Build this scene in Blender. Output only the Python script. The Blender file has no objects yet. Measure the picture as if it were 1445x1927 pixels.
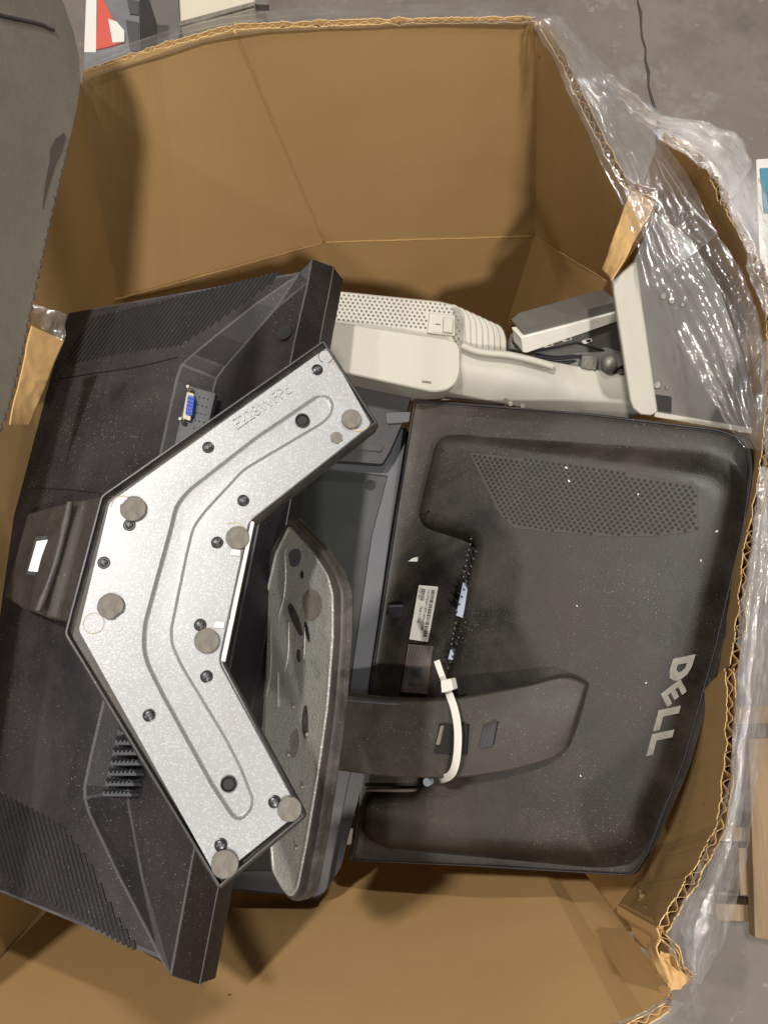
import bpy, bmesh, math, random
from mathutils import Vector, Matrix, noise
random.seed(7)
S = bpy.context.scene
COL = S.collection
PI = math.pi
# ------------------------------------------------------------------ camera
F = 1512.0; TILT = math.radians(15); CH = 1.4
cam = bpy.data.cameras.new('Camera'); cam.sensor_fit = 'VERTICAL'; cam.sensor_height = 36
cam.lens = 36 * F / 1927; cam.clip_start = .01; cam.clip_end = 100
co = bpy.data.objects.new('Camera', cam); COL.objects.link(co)
co.location = (0, 0, CH); co.rotation_euler = (TILT, 0, 0); S.camera = co
# ------------------------------------------------------------------ world + lamps
W = bpy.data.worlds.new('World'); S.world = W; W.use_nodes = True
bg = W.node_tree.nodes['Background']; bg.inputs[0].default_value = (1, .93, .86, 1); bg.inputs[1].default_value = .15
def lamp(name, loc, power, size, col=(1, .95, .88), target=(0, .15, .8)):
    l = bpy.data.lights.new(name, 'AREA'); l.shape = 'DISK'; l.size = size; l.energy = power; l.color = col
    o = bpy.data.objects.new(name, l); COL.objects.link(o); o.location = loc
    o.rotation_euler = (Vector(target) - Vector(loc)).to_track_quat('-Z', 'Y').to_euler(); return o
lamp('warehouse_or_added_lamp', (-1.35, 1.15, 5.6), 225, .30)
lamp('warehouse_or_added_lamp', (.7, -2.6, 5.2), 205, .26)
lamp('warehouse_or_added_lamp', (-3.2, -1.6, 5.2), 90, .25)  # added to light the right-hand flap and the right walls
lamp('warehouse_or_added_lamp', (1.6, 3.4, 5.6), 120, .4)  # added for film glints and to brighten the near wall
lamp('warehouse_or_added_lamp', (1.9, -1.0, 6.0), 40, .4)  # extra lamp added for sparkle on the stretch film
S.view_settings.view_transform = 'Standard'; S.view_settings.look = 'None'
S.view_settings.exposure = 0; S.view_settings.gamma = 1

# ------------------------------------------------------------------ pixel -> world helpers
def ray(px, py):
    x = (px - 722.5) / F; y = -(py - 963.5) / F
    return Vector((x, y * math.cos(TILT) + math.sin(TILT), y * math.sin(TILT) - math.cos(TILT)))
CAM = Vector((0, 0, CH))
def P(px, py, z):
    d = ray(px, py); return CAM + d * ((z - CH) / d.z)
class Pl:
    """a real plane in the scene; pt() gives a point on it (or h above it)"""
    def __init__(s, a, b, c):
        s.o = P(*a); e1 = P(*b) - s.o; e2 = P(*c) - s.o
        s.n = e1.cross(e2).normalized()
        if s.n.z < 0: s.n = -s.n
        s.u = e1.normalized(); s.v = s.n.cross(s.u)
    def uv(s, px, py):
        d = ray(px, py); k = (s.o - CAM).dot(s.n) / d.dot(s.n); q = CAM + d * k - s.o
        return Vector((q.dot(s.u), q.dot(s.v)))
    def w(s, q, h=0): return s.o + s.u * q[0] + s.v * q[1] + s.n * h
    def pt(s, px, py, h=0): return s.w(s.uv(px, py), h)
    def at(s, px, py, h=0):            # pixel on the plane raised by h
        d = ray(px, py); k = (s.o + s.n * h - CAM).dot(s.n) / d.dot(s.n); return CAM + d * k
    def poly(s, pts): return [s.uv(*p) for p in pts]
def area(p): return sum(p[i][0] * p[(i + 1) % len(p)][1] - p[(i + 1) % len(p)][0] * p[i][1] for i in range(len(p))) / 2
def ccw(p): return list(p) if area(p) > 0 else list(reversed(p))
def rnd(p, r, seg=5):
    p = ccw(p); out = []; n = len(p)
    for i in range(n):
        a, b, c = p[i - 1], p[i], p[(i + 1) % n]
        rr = r[i] if isinstance(r, (list, tuple)) else r
        d1 = (a - b); d2 = (c - b); m = min(rr, d1.length * .45, d2.length * .45)
        if m < 1e-5 or d1.normalized().dot(d2.normalized()) < -.995: out.append(b); continue
        s = b + d1.normalized() * m; e = b + d2.normalized() * m
        for k in range(seg + 1):
            t = k / seg; out.append(s * (1 - t) ** 2 + b * 2 * t * (1 - t) + e * t * t)
    return out
def inset(p, d):                       # p ccw; positive d shrinks
    n = len(p); out = []
    for i in range(n):
        a, b, c = p[i - 1], p[i], p[(i + 1) % n]
        e1 = (b - a).normalized(); e2 = (c - b).normalized()
        n1 = Vector((-e1.y, e1.x)); n2 = Vector((-e2.y, e2.x)); m = n1 + n2
        if m.length < 1e-6: out.append(b + n1 * d); continue
        m.normalize(); out.append(b + m * d / max(.45, m.dot(n1)))
    return out
# ------------------------------------------------------------------ object helpers
def setp(o, label=None, cat=None, group=None, kind=None):
    if label: o['label'] = label
    if cat: o['category'] = cat
    if group: o['group'] = group
    if kind: o['kind'] = kind
    return o
def thing(name, loc, label, cat, group=None):
    o = bpy.data.objects.new(name, None); o.empty_display_size = .05; COL.objects.link(o); o.location = loc
    return setp(o, label, cat, group)
def wloc(o):
    v = Vector(o.location)
    while o.parent: o = o.parent; v += Vector(o.location)
    return v
def obj(name, bm, mat, parent=None, smooth=None, bevel=0, seg=2, org=None, wn=False):
    bmesh.ops.recalc_face_normals(bm, faces=bm.faces)
    if org is None:
        bb = [v.co for v in bm.verts]
        lo = Vector([min(v[i] for v in bb) for i in range(3)]); hi = Vector([max(v[i] for v in bb) for i in range(3)])
        org = (lo + hi) / 2; org.z = lo.z
    org = Vector(org)
    bmesh.ops.translate(bm, verts=bm.verts, vec=-org)
    me = bpy.data.meshes.new(name); bm.to_mesh(me); bm.free()
    for m in (mat if isinstance(mat, (list, tuple)) else [mat]): me.materials.append(m)
    o = bpy.data.objects.new(name, me); COL.objects.link(o)
    o.location = org
    if parent: o.parent = parent; o.location = org - wloc(parent)
    if smooth is not None:
        me.polygons.foreach_set('use_smooth', [True] * len(me.polygons))
        if smooth < 3: me.set_sharp_from_angle(angle=smooth)
    if wn: w = o.modifiers.new('normals', 'WEIGHTED_NORMAL'); w.keep_sharp = True; w.weight = 100
    if bevel:
        b = o.modifiers.new('bevel', 'BEVEL'); b.width = bevel; b.segments = seg; b.limit_method = 'ANGLE'; b.angle_limit = math.radians(25)
        b.harden_normals = False
    return o
def fill(bm, loops):
    """cap face(s) from closed loops of BMVerts, first outer, rest holes"""
    ed = []
    for L in loops:
        for i in range(len(L)):
            e = bm.edges.get((L[i], L[(i + 1) % len(L)])) or bm.edges.new((L[i], L[(i + 1) % len(L)])); ed.append(e)
    return bmesh.ops.triangle_fill(bm, use_beauty=True, use_dissolve=False, edges=ed)
def bridge(bm, A, B):
    n = len(A)
    for i in range(n):
        try: bm.faces.new((A[i], A[(i + 1) % n], B[(i + 1) % n], B[i]))
        except ValueError: pass
def ringstack(bm, pl, rings, cap0=True, cap1=True):
    """rings: list of (poly2d, h) with equal counts"""
    L = [[bm.verts.new(pl.w(q, h)) for q in p] for p, h in rings]
    for a, b in zip(L, L[1:]): bridge(bm, a, b)
    if cap0: fill(bm, [L[0]])
    if cap1: fill(bm, [L[-1]])
    return L
def prism(pl, pts, h0, h1, r=0, seg=4, bm=None, ch=0):
    bm = bm or bmesh.new()
    p = rnd(pl.poly(pts), r, seg) if r else ccw(pl.poly(pts))
    if ch: ringstack(bm, pl, [(p, h0), (p, h1 - ch), (inset(p, ch), h1)])
    else: ringstack(bm, pl, [(p, h0), (p, h1)])
    return bm
def disc(pl, q, r, h0, h1, n=20, bm=None, ch=0, ring=None):
    bm = bm or bmesh.new()
    c = [Vector((q[0] + r * math.cos(2 * PI * k / n), q[1] + r * math.sin(2 * PI * k / n))) for k in range(n)]
    st = [(c, h0), (c, h1 - ch)] + ([(inset(c, ch), h1)] if ch else [])
    ringstack(bm, pl, st); return bm
def slab(bm, A, B, thick_vec):
    """closed thin sheet strip between two 3d polylines A, B; thickness vectors per point"""
    n = len(A); T = thick_vec if isinstance(thick_vec, list) else [thick_vec] * n
    a = [bm.verts.new(p) for p in A]; b = [bm.verts.new(p) for p in B]
    a2 = [bm.verts.new(p + t) for p, t in zip(A, T)]; b2 = [bm.verts.new(p + t) for p, t in zip(B, T)]
    for i in range(n - 1):
        bm.faces.new((a[i], a[i + 1], b[i + 1], b[i])); bm.faces.new((a2[i], b2[i], b2[i + 1], a2[i + 1]))
        bm.faces.new((a[i], a2[i], a2[i + 1], a[i + 1])); bm.faces.new((b[i], b[i + 1], b2[i + 1], b2[i]))
    bm.faces.new((a[0], b[0], b2[0], a2[0])); bm.faces.new((a[-1], a2[-1], b2[-1], b[-1]))
def resample(pts, step):
    out = []; 
    L = [0]
    for a, b in zip(pts, pts[1:]): L.append(L[-1] + (b - a).length)
    n = max(2, int(L[-1] / step)); j = 0
    for k in range(n + 1):
        d = L[-1] * k / n
        while j < len(pts) - 2 and d > L[j + 1]: j += 1
        t = (d - L[j]) / max(1e-9, L[j + 1] - L[j]); out.append(pts[j].lerp(pts[j + 1], t))
    return out
def smoothline(pts, it=2):
    for _ in range(it):
        o = [pts[0]]
        for a, b in zip(pts, pts[1:]): o += [a.lerp(b, .25), a.lerp(b, .75)]
        o.append(pts[-1]); pts = o
    return pts
def tube(bm, pts, r, n=8):
    L = []
    for i, p in enumerate(pts):
        d = (pts[min(i + 1, len(pts) - 1)] - pts[max(i - 1, 0)]).normalized()
        a = d.cross(Vector((0, 0, 1))); a = a.normalized() if a.length > 1e-3 else Vector((1, 0, 0)); b = d.cross(a)
        L.append([bm.verts.new(p + a * r * math.cos(2 * PI * k / n) + b * r * math.sin(2 * PI * k / n)) for k in range(n)])
    for a, b in zip(L, L[1:]): bridge(bm, a, b)
    bm.faces.new(L[0]); bm.faces.new(L[-1])
def text_bm(txt, pl, px0, px1, h, size, depth=.0004, bold=0, sx=1.0, up=None):
    """writing whose baseline runs px0 -> px1 on plane pl"""
    c = bpy.data.curves.new('t', 'FONT'); c.body = txt; c.size = 1; c.extrude = .5; c.offset = bold; c.resolution_u = 3
    o = bpy.data.objects.new('t', c); COL.objects.link(o)
    dg = bpy.context.evaluated_depsgraph_get(); dg.update()
    me = bpy.data.meshes.new_from_object(o.evaluated_get(dg))
    bm = bmesh.new(); bm.from_mesh(me); bpy.data.objects.remove(o); bpy.data.curves.remove(c); bpy.data.meshes.remove(me)
    a = pl.uv(*px0); b = pl.uv(*px1); e = (b - a); L = e.length; e.normalize(); f = Vector((-e.y, e.x))
    xs = [v.co.x for v in bm.verts]; x0, x1 = min(xs), max(xs); k = L / (x1 - x0)
    for v in bm.verts:
        q = a + e * (v.co.x - x0) * k + f * v.co.y * size
        v.co = pl.w(q, h + (v.co.z + .5) * depth)
    return bm
# ------------------------------------------------------------------ materials
def mat(name):
    m = bpy.data.materials.new(name); m.use_nodes = True; nt = m.node_tree; b = nt.nodes['Principled BSDF']; return m, nt, b
def N(nt, t, **k):
    n = nt.nodes.new(t)
    for a, v in k.items():
        if a in n.inputs: n.inputs[a].default_value = v
        else: setattr(n, a, v)
    return n
def coords(nt): return nt.nodes.new('ShaderNodeTexCoord').outputs['Object']
def mapped(nt, sc=(1, 1, 1), rot=(0, 0, 0)):
    m = nt.nodes.new('ShaderNodeMapping'); m.inputs['Scale'].default_value = sc; m.inputs['Rotation'].default_value = rot
    nt.links.new(coords(nt), m.inputs['Vector']); return m.outputs['Vector']
def ramp(nt, fac, stops):
    r = nt.nodes.new('ShaderNodeValToRGB'); nt.links.new(fac, r.inputs[0]); e = r.color_ramp.elements
    while len(e) < len(stops): e.new(.5)
    for x, (p, c) in zip(e, stops): x.position = p; x.color = (c if len(c) == 4 else (*c, 1)) if hasattr(c, '__len__') else (c, c, c, 1)
    return r.outputs[0]
def mixc(nt, fac, a, b, mode='MIX'):
    m = nt.nodes.new('ShaderNodeMix'); m.data_type = 'RGBA'; m.blend_type = mode
    for i, x in ((0, fac), (6, a), (7, b)):
        if hasattr(x, 'node'): nt.links.new(x, m.inputs[i])
        else: m.inputs[i].default_value = x if (i == 0 or len(x) == 4) else (*x, 1)
    return m.outputs[2]
def noise_(nt, scale, detail=4, rough=.55, vec=None, dist=0):
    n = N(nt, 'ShaderNodeTexNoise'); n.inputs['Scale'].default_value = scale; n.inputs['Detail'].default_value = detail
    n.inputs['Roughness'].default_value = rough; n.inputs['Distortion'].default_value = dist
    nt.links.new(vec or coords(nt), n.inputs['Vector']); return n.outputs[0]
def specks(nt, scale, size, dens=.5, vec=None):
    v = N(nt, 'ShaderNodeTexVoronoi'); v.inputs['Scale'].default_value = scale; v.inputs['Randomness'].default_value = 1
    nt.links.new(vec or coords(nt), v.inputs['Vector'])
    a = ramp(nt, v.outputs['Distance'], [(0, 1), (size, 1), (min(1, size * 1.6), 0)])
    s = nt.nodes.new('ShaderNodeSeparateColor'); nt.links.new(v.outputs['Color'], s.inputs[0])
    g = nt.nodes.new('ShaderNodeMath'); g.operation = 'GREATER_THAN'; nt.links.new(s.outputs[0], g.inputs[0]); g.inputs[1].default_value = 1 - dens
    m = nt.nodes.new('ShaderNodeMath'); m.operation = 'MULTIPLY'; nt.links.new(a, m.inputs[0]); nt.links.new(g.outputs[0], m.inputs[1])
    return m.outputs[0]
def bump(nt, b, h, strength=.3, dist=.001, prev=None):
    n = nt.nodes.new('ShaderNodeBump'); n.inputs['Strength'].default_value = strength; n.inputs['Distance'].default_value = dist
    nt.links.new(h, n.inputs['Height'])
    if prev: nt.links.new(prev, n.inputs['Normal'])
    nt.links.new(n.outputs[0], b.inputs['Normal']); return n.outputs[0]
def plastic(name, col, rough=.4, dust=.3, dustc=(.10, .085, .07), dscale=9, speck=.25, tex=.25, texs=1500, speckc=(.45, .42, .37), spec=.5):
    m, nt, b = mat(name)
    n1 = noise_(nt, dscale, 6, .65, dist=.8); f = ramp(nt, n1, [(.38, 0), (.72, dust)])
    c = mixc(nt, f, col, dustc)
    n2 = noise_(nt, dscale * 9, 5, .7); f2 = ramp(nt, n2, [(.5, 0), (.8, dust * .5)]); c = mixc(nt, f2, c, dustc)
    if speck:
        cl = ramp(nt, noise_(nt, dscale * 2.2, 4, .6, dist=.5), [(.42, .1), (.62, 1)])
        def mod(a):
            k = nt.nodes.new('ShaderNodeMath'); k.operation = 'MULTIPLY'; nt.links.new(a, k.inputs[0]); nt.links.new(cl, k.inputs[1]); return k.outputs[0]
        c = mixc(nt, mod(specks(nt, 420, .13, speck * .8)), c, tuple(x * .35 for x in speckc))
        c = mixc(nt, mod(specks(nt, 900, .16, speck)), c, tuple(x * .3 for x in speckc))
        c = mixc(nt, mod(specks(nt, 190, .045, speck * .3)), c, tuple(x * .6 for x in speckc))
    nt.links.new(c, b.inputs['Base Color'])
    r = ramp(nt, n1, [(.3, rough), (.75, min(1, rough + dust * .7))]); nt.links.new(r, b.inputs['Roughness'])
    b.inputs['Specular IOR Level'].default_value = spec
    if tex: bump(nt, b, noise_(nt, texs, 2, .5), tex, .0006)
    return m
M = {}
M['black'] = plastic('dusty black plastic', (.006, .0055, .0085), .36, .45, (.042, .033, .032), 6, .3)
M['black_r'] = plastic('dusty black plastic brown', (.007, .0065, .006), .33, .65, (.058, .044, .033), 4.5, .35, .3, 1200)
M['black_clean'] = plastic('dark plastic', (.016, .016, .022), .32, .25, (.05, .047, .05), 14, .12, .1)
M['arm'] = plastic('dusty arm plastic', (.022, .018, .015), .5, .6, (.056, .046, .038), 12, .35)
M['rim'] = plastic('worn rim plastic', (.02, .018, .018), .35, .6, (.11, .095, .08), 30, .1, .3, 900)
M['recess'] = plastic('smooth dark plastic', (.018, .018, .028), .38, .3, (.045, .043, .05), 14, .08, .06)
M['wear'] = plastic('dust on the edges', (.03, .028, .032), .42, .6, (.085, .08, .082), 30, .3)
M['vent'] = plastic('dusty vent panel', (.022, .019, .017), .4, .8, (.07, .058, .047), 7, .1)
M['hole'] = plastic('black hole', (.003, .003, .003), .7, 0, speck=0, tex=0)
M['screen'] = plastic('screen', (.028, .030, .030), .2, .15, (.07, .07, .065), 7, .0, 0)
M['bezel'] = plastic('grey bezel', (.055, .058, .067), .4, .3, (.08, .08, .08), 10, .05, .1)
M['white'] = plastic('aged white plastic', (.35, .33, .283), .45, .25, (.33, .3, .24), 14, .03, .1, 900, (.2, .16, .1))
M['whitemetal'] = plastic('white painted metal', (.6, .57, .52), .4, .2, (.35, .32, .28), 20, .05, .1)
M['greymetal'] = plastic('grey sheet metal', (.10, .094, .086), .5, .35, (.07, .062, .055), 12, .05, .15)
M['rubber'] = plastic('dirty rubber', (.15, .135, .115), .8, .9, (.065, .055, .048), 90, .3, .5, 900, (.35, .32, .28))
M['screw'] = plastic('black screw', (.03, .03, .033), .3, 0, speck=0, tex=0)
M['blue'] = plastic('blue connector', (.02, .07, .42), .45, .1, speck=0)
M['dark_sheet'] = plastic('scuffed dark grey card', (.135, .118, .095), .42, .8, (.055, .042, .034), 4.5, .05, .15, 500)
M['ivory'] = plastic('nylon', (.60, .58, .53), .4, .2, (.35, .3, .24), 40, 0, .1)
M['bright'] = plastic('painted bright cutout', (.9, .89, .86), .4, 0, speck=0, tex=0)  # white that paints the brightness of the neck cutout
M['label'] = plastic('paper label', (.62, .61, .56), .6, .15, (.4, .4, .36), 60, 0, 0)
M['faded'] = plastic('faded label', (.085, .065, .062), .5, .4, (.14, .12, .12), 50, 0, 0)
M['ink'] = plastic('ink', (.04, .04, .04), .6, 0, speck=0, tex=0)
M['brass'] = plastic('brass', (.36, .32, .24), .35, .2, speck=0, tex=0)
M['chrome'] = plastic('satin silver lettering', (.20, .187, .16), .42, .3, (.15, .135, .11), 30, 0, 0)
for k in ('brass', 'chrome', 'screw'): M[k].node_tree.nodes['Principled BSDF'].inputs['Metallic'].default_value = .6
M['portblue'] = plastic('pale connector', (.30, .34, .42), .4, 0, speck=0, tex=0)
M['glue'] = plastic('old glue', (.42, .36, .22), .35, .3, speck=0)
def metal_base():
    m, nt, b = mat('silver painted plate')
    n1 = noise_(nt, 18, 6, .7); c = mixc(nt, ramp(nt, n1, [(.45, 0), (.75, .3)]), (.225, .23, .238), (.18, .175, .17))
    n2 = noise_(nt, 26, 6, .75); g = ramp(nt, n2, [(.61, 0), (.68, .5)]); c = mixc(nt, g, c, (.2, .14, .10))
    c = mixc(nt, specks(nt, 1100, .35, .4), c, (.29, .30, .31))
    nt.links.new(c, b.inputs['Base Color']); b.inputs['Metallic'].default_value = .45; b.inputs['Roughness'].default_value = .42
    bump(nt, b, noise_(nt, 1500, 2, .5), .16, .0005); return m
M['plate'] = metal_base()
def plate2():
    m, nt, b = mat('greenish dirty plate')
    n1 = noise_(nt, 22, 6, .7, dist=1); c = mixc(nt, ramp(nt, n1, [(.35, 0), (.7, 1)]), (.29, .30, .285), (.36, .355, .315))
    n2 = noise_(nt, 70, 5, .7); c = mixc(nt, ramp(nt, n2, [(.55, 0), (.7, .7)]), c, (.16, .18, .165))
    c = mixc(nt, specks(nt, 700, .3, .5), c, (.42, .42, .36))
    nt.links.new(c, b.inputs['Base Color']); b.inputs['Metallic'].default_value = .3; b.inputs['Roughness'].default_value = .4
    bump(nt, b, noise_(nt, 500, 3, .5), .5, .0015); return m
M['plate2'] = plate2()
def card(name, c1, c2, edge=False):
    m, nt, b = mat(name)
    n1 = noise_(nt, 5, 5, .6); c = mixc(nt, ramp(nt, n1, [(.3, 0), (.7, 1)]), c1, c2)
    v = mapped(nt, (60, 60, 700)); n2 = noise_(nt, 1, 3, .6, v); c = mixc(nt, ramp(nt, n2, [(.35, 0), (.75, .12)]), c, tuple(x * .8 for x in c1))
    n3 = noise_(nt, 900, 2, .6); n5 = noise_(nt, 45, 7, .8); c = mixc(nt, ramp(nt, n5, [(.6, 0), (.7, .18)]), c, tuple(min(1, x * 1.3) for x in c1)); c = mixc(nt, ramp(nt, n3, [(.4, 0), (.8, .25)]), c, tuple(x * .75 for x in c1))
    c = mixc(nt, specks(nt, 38, .04, .12), c, (.12, .07, .03))
    n4 = noise_(nt, 14, 6, .75, dist=1.5); c = mixc(nt, ramp(nt, n4, [(.62, 0), (.78, .25)]), c, tuple(x * .7 for x in c1))
    nt.links.new(c, b.inputs['Base Color']); b.inputs['Roughness'].default_value = .75; b.inputs['Specular IOR Level'].default_value = .25
    p = bump(nt, b, n3, .25, .0008); bump(nt, b, noise_(nt, 7, 2, .5), .4, .006, p); return m
M['card'] = card('kraft cardboard', (.49, .312, .135), (.45, .28, .115))
M['cardedge'] = card('cut cardboard edge', (.56, .40, .20), (.44, .30, .14))
def film(name, amount=.12, haze=.06, scale=40, st=.6):
    m = bpy.data.materials.new(name); m.use_nodes = True; nt = m.node_tree; nt.nodes.clear()
    out = N(nt, 'ShaderNodeOutputMaterial'); tr = N(nt, 'ShaderNodeBsdfTransparent'); tr.inputs[0].default_value = (.97, .97, .975, 1)
    gl = N(nt, 'ShaderNodeBsdfGlossy'); gl.inputs['Roughness'].default_value = .045; gl.inputs[0].default_value = (1, 1, 1, 1)
    df = N(nt, 'ShaderNodeBsdfDiffuse'); df.inputs[0].default_value = (.75, .74, .74, 1)
    n = noise_(nt, scale, 6, .7, dist=.6); n_ = noise_(nt, scale * 5, 4, .6)
    b1 = N(nt, 'ShaderNodeBump'); b1.inputs['Strength'].default_value = st; b1.inputs['Distance'].default_value = .0022; nt.links.new(n, b1.inputs['Height'])
    b2 = N(nt, 'ShaderNodeBump'); b2.inputs['Strength'].default_value = st * .6; b2.inputs['Distance'].default_value = .0004; nt.links.new(n_, b2.inputs['Height']); nt.links.new(b1.outputs[0], b2.inputs['Normal'])
    nt.links.new(b2.outputs[0], gl.inputs['Normal'])
    fr = N(nt, 'ShaderNodeLayerWeight'); fr.inputs['Blend'].default_value = .12
    a = N(nt, 'ShaderNodeMath', operation='ADD'); nt.links.new(fr.outputs['Facing'], a.inputs[0]); a.inputs[1].default_value = 0
    mu = N(nt, 'ShaderNodeMath', operation='MULTIPLY_ADD'); nt.links.new(fr.outputs['Fresnel'], mu.inputs[0]); mu.inputs[1].default_value = .55; mu.inputs[2].default_value = amount; mu.use_clamp = True
    m1 = N(nt, 'ShaderNodeMixShader'); nt.links.new(mu.outputs[0], m1.inputs[0]); nt.links.new(tr.outputs[0], m1.inputs[1]); nt.links.new(gl.outputs[0], m1.inputs[2])
    hz = ramp(nt, n, [(.35, haze * .3), (.7, haze * 2.2)])
    m2 = N(nt, 'ShaderNodeMixShader'); nt.links.new(hz, m2.inputs[0]); nt.links.new(m1.outputs[0], m2.inputs[1]); nt.links.new(df.outputs[0], m2.inputs[2])
    nt.links.new(m2.outputs[0], out.inputs[0]); return m
M['film'] = film('clear stretch film', .14, .028, 22, .8)
M['film_edge'] = film('bunched stretch film', .24, .075, 60, 1.2)
def concrete():
    m, nt, b = mat('stained concrete')
    n1 = noise_(nt, 2.2, 8, .65, dist=.5); c = mixc(nt, ramp(nt, n1, [(.3, 0), (.7, 1)]), (.10, .080, .069), (.155, .130, .114))
    n2 = noise_(nt, 6, 8, .7, dist=.3); c = mixc(nt, ramp(nt, n2, [(.55, 0), (.66, .45)]), c, (.27, .25, .23))
    n3 = noise_(nt, 25, 5, .7); c = mixc(nt, ramp(nt, n3, [(.62, 0), (.7, .4)]), c, (.35, .32, .29))
    n4 = noise_(nt, 3.3, 6, .7); c = mixc(nt, ramp(nt, n4, [(.5, 0), (.7, .75)]), c, (.07, .056, .048))
    nt.links.new(c, b.inputs['Base Color']); b.inputs['Roughness'].default_value = .55; bump(nt, b, n3, .2, .002); return m
M['concrete'] = concrete()
def wood():
    m, nt, b = mat('pallet wood'); v = mapped(nt, (60, 4, 30)); n1 = noise_(nt, 1, 6, .6, v)
    c = mixc(nt, ramp(nt, n1, [(.3, 0), (.7, 1)]), (.25, .17, .095), (.13, .085, .047)); nt.links.new(c, b.inputs['Base Color']); b.inputs['Roughness'].default_value = .75
    bump(nt, b, n1, .3, .002); return m
M['wood'] = wood()
M['beige'] = plastic('beige carton', (.42, .38, .30), .6, .3, (.3, .27, .22), 6, .02, .1)
M['red'] = plastic('red print', (.42, .06, .04), .5, .2, speck=0)
M['printgrey'] = plastic('grey print', (.1, .1, .11), .5, .3, (.2, .2, .2), 12, 0)
M['cyan'] = plastic('cyan print', (.035, .16, .23), .5, .2, (.06, .18, .24), 6, 0)
M['palewhite'] = plastic('pale board', (.5, .49, .46), .5, .3, (.35, .33, .3), 6, .02)
M['seam'] = plastic('dark joint', (.05, .036, .03), .9, 0, speck=0)
# ================================================================== SETTING
bm = bmesh.new(); bmesh.ops.create_grid(bm, x_segments=1, y_segments=1, size=12)
setp(obj('floor', bm, M['concrete'], org=(0, 0, 0)), kind='structure')
bm = bmesh.new()   # the joint in the slab
pts = [P(1196, -60, 0), P(1203, 40, 0), P(1212, 90, 0), P(1220, 160, 0), P(1232, 215, 0), P(1240, 330, 0)]
pts = [p + Vector((0, 0, .002)) for p in pts]; pts = resample(pts, .03); pts = [p + Vector((random.uniform(-.004, .004), 0, 0)) for p in pts]
slab(bm, pts, [p + Vector((random.uniform(.002, .006), 0, 0)) for p in pts], Vector((0, 0, .002)))
setp(obj('floor_joint', bm, M['seam']), kind='structure')

# ================================================================== CARDBOARD BOX
box = thing('cardboard_box', (0, .18, .15), 'big open corrugated cardboard box full of discarded monitors, its rim cut ragged', 'cardboard box')
def corr(name, top, bot, thick=.0062, pitch=.0095, side=1, jit=.0008, parent=box, liner=.0006, mats=None, mid=None):
    """a real corrugated wall: inner liner, outer liner and the fluted sheet between; top/bot are 3-D polylines"""
    n = max(8, int(sum((b - a).length for a, b in zip(top, top[1:])) / pitch * 8))
    def rs(p):
        L = [0]
        for a, b in zip(p, p[1:]): L.append(L[-1] + (b - a).length)
        return L
    def samp(p, L, t):
        d = t * L[-1]; j = 0
        while j < len(p) - 2 and d > L[j + 1]: j += 1
        return p[j].lerp(p[j + 1], (d - L[j]) / max(1e-9, L[j + 1] - L[j]))
    # parametrise by vertex index so that top and bottom corners stay paired
    Lt = rs(top); T = []; B = []
    for i in range(n + 1):
        d = Lt[-1] * i / n; j = 0
        while j < len(top) - 2 and d > Lt[j + 1]: j += 1
        f = (d - Lt[j]) / max(1e-9, Lt[j + 1] - Lt[j]); T.append(top[j].lerp(top[j + 1], f)); B.append(bot[j].lerp(bot[j + 1], f))
    Nn = []
    for i in range(n + 1):
        e = T[min(i + 6, n)] - T[max(i - 6, 0)]; dn = B[i] - T[i]; v = e.cross(dn).normalized() * side; Nn.append(v)
    J = [Vector((0, 0, noise.noise(Vector((i * .11, side, 3))) * jit * 2.5 + noise.noise(Vector((i * .5, side, 8))) * jit * 1.2 + random.uniform(-jit, jit) * .6)) for i in range(n + 1)]
    bm = bmesh.new()
    slab(bm, [t + j for t, j in zip(T, J)], B, [v * liner for v in Nn])
    slab(bm, [t + v * (thick - liner) - j for t, v, j in zip(T, Nn, J)], [b + v * (thick - liner) for b, v in zip(B, Nn)], [v * liner for v in Nn])
    k = len(bm.faces)
    A = thick / 2 - liner * 1.2; s = 0; off = []
    ph = 0
    for i in range(n + 1):
        if i: ph += (T[i] - T[i - 1]).length / pitch * 2 * PI * (1 + .35 * noise.noise(Vector((i * .05, 9, 0))))
        off.append(thick / 2 + A * math.sin(ph) * (.75 + .5 * noise.noise(Vector((i * .03, 4, 1)))) )
    slab(bm, [t + v * o - Vector((0, 0, .001)) for t, v, o in zip(T, Nn, off)], [b + v * o for b, v, o in zip(B, Nn, off)], [v * .0004 for v in Nn])
    # a strip of paler cut fibre caps both liners
    for i, f in enumerate(bm.faces): f.material_index = 0
    bm.faces.ensure_lookup_table()
    for f in bm.faces:
        if f.index >= k: f.material_index = 1
    bm.normal_update()
    for f in list(bm.faces)[:k]:
        c = f.calc_center_median()
        if abs(f.normal.z) > .6 and f.calc_area() < 2e-6: f.material_index = 1
    return obj(name, bm, mats or [M['card'], M['cardedge']], parent, smooth=math.radians(24))
RZ = .87
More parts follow.
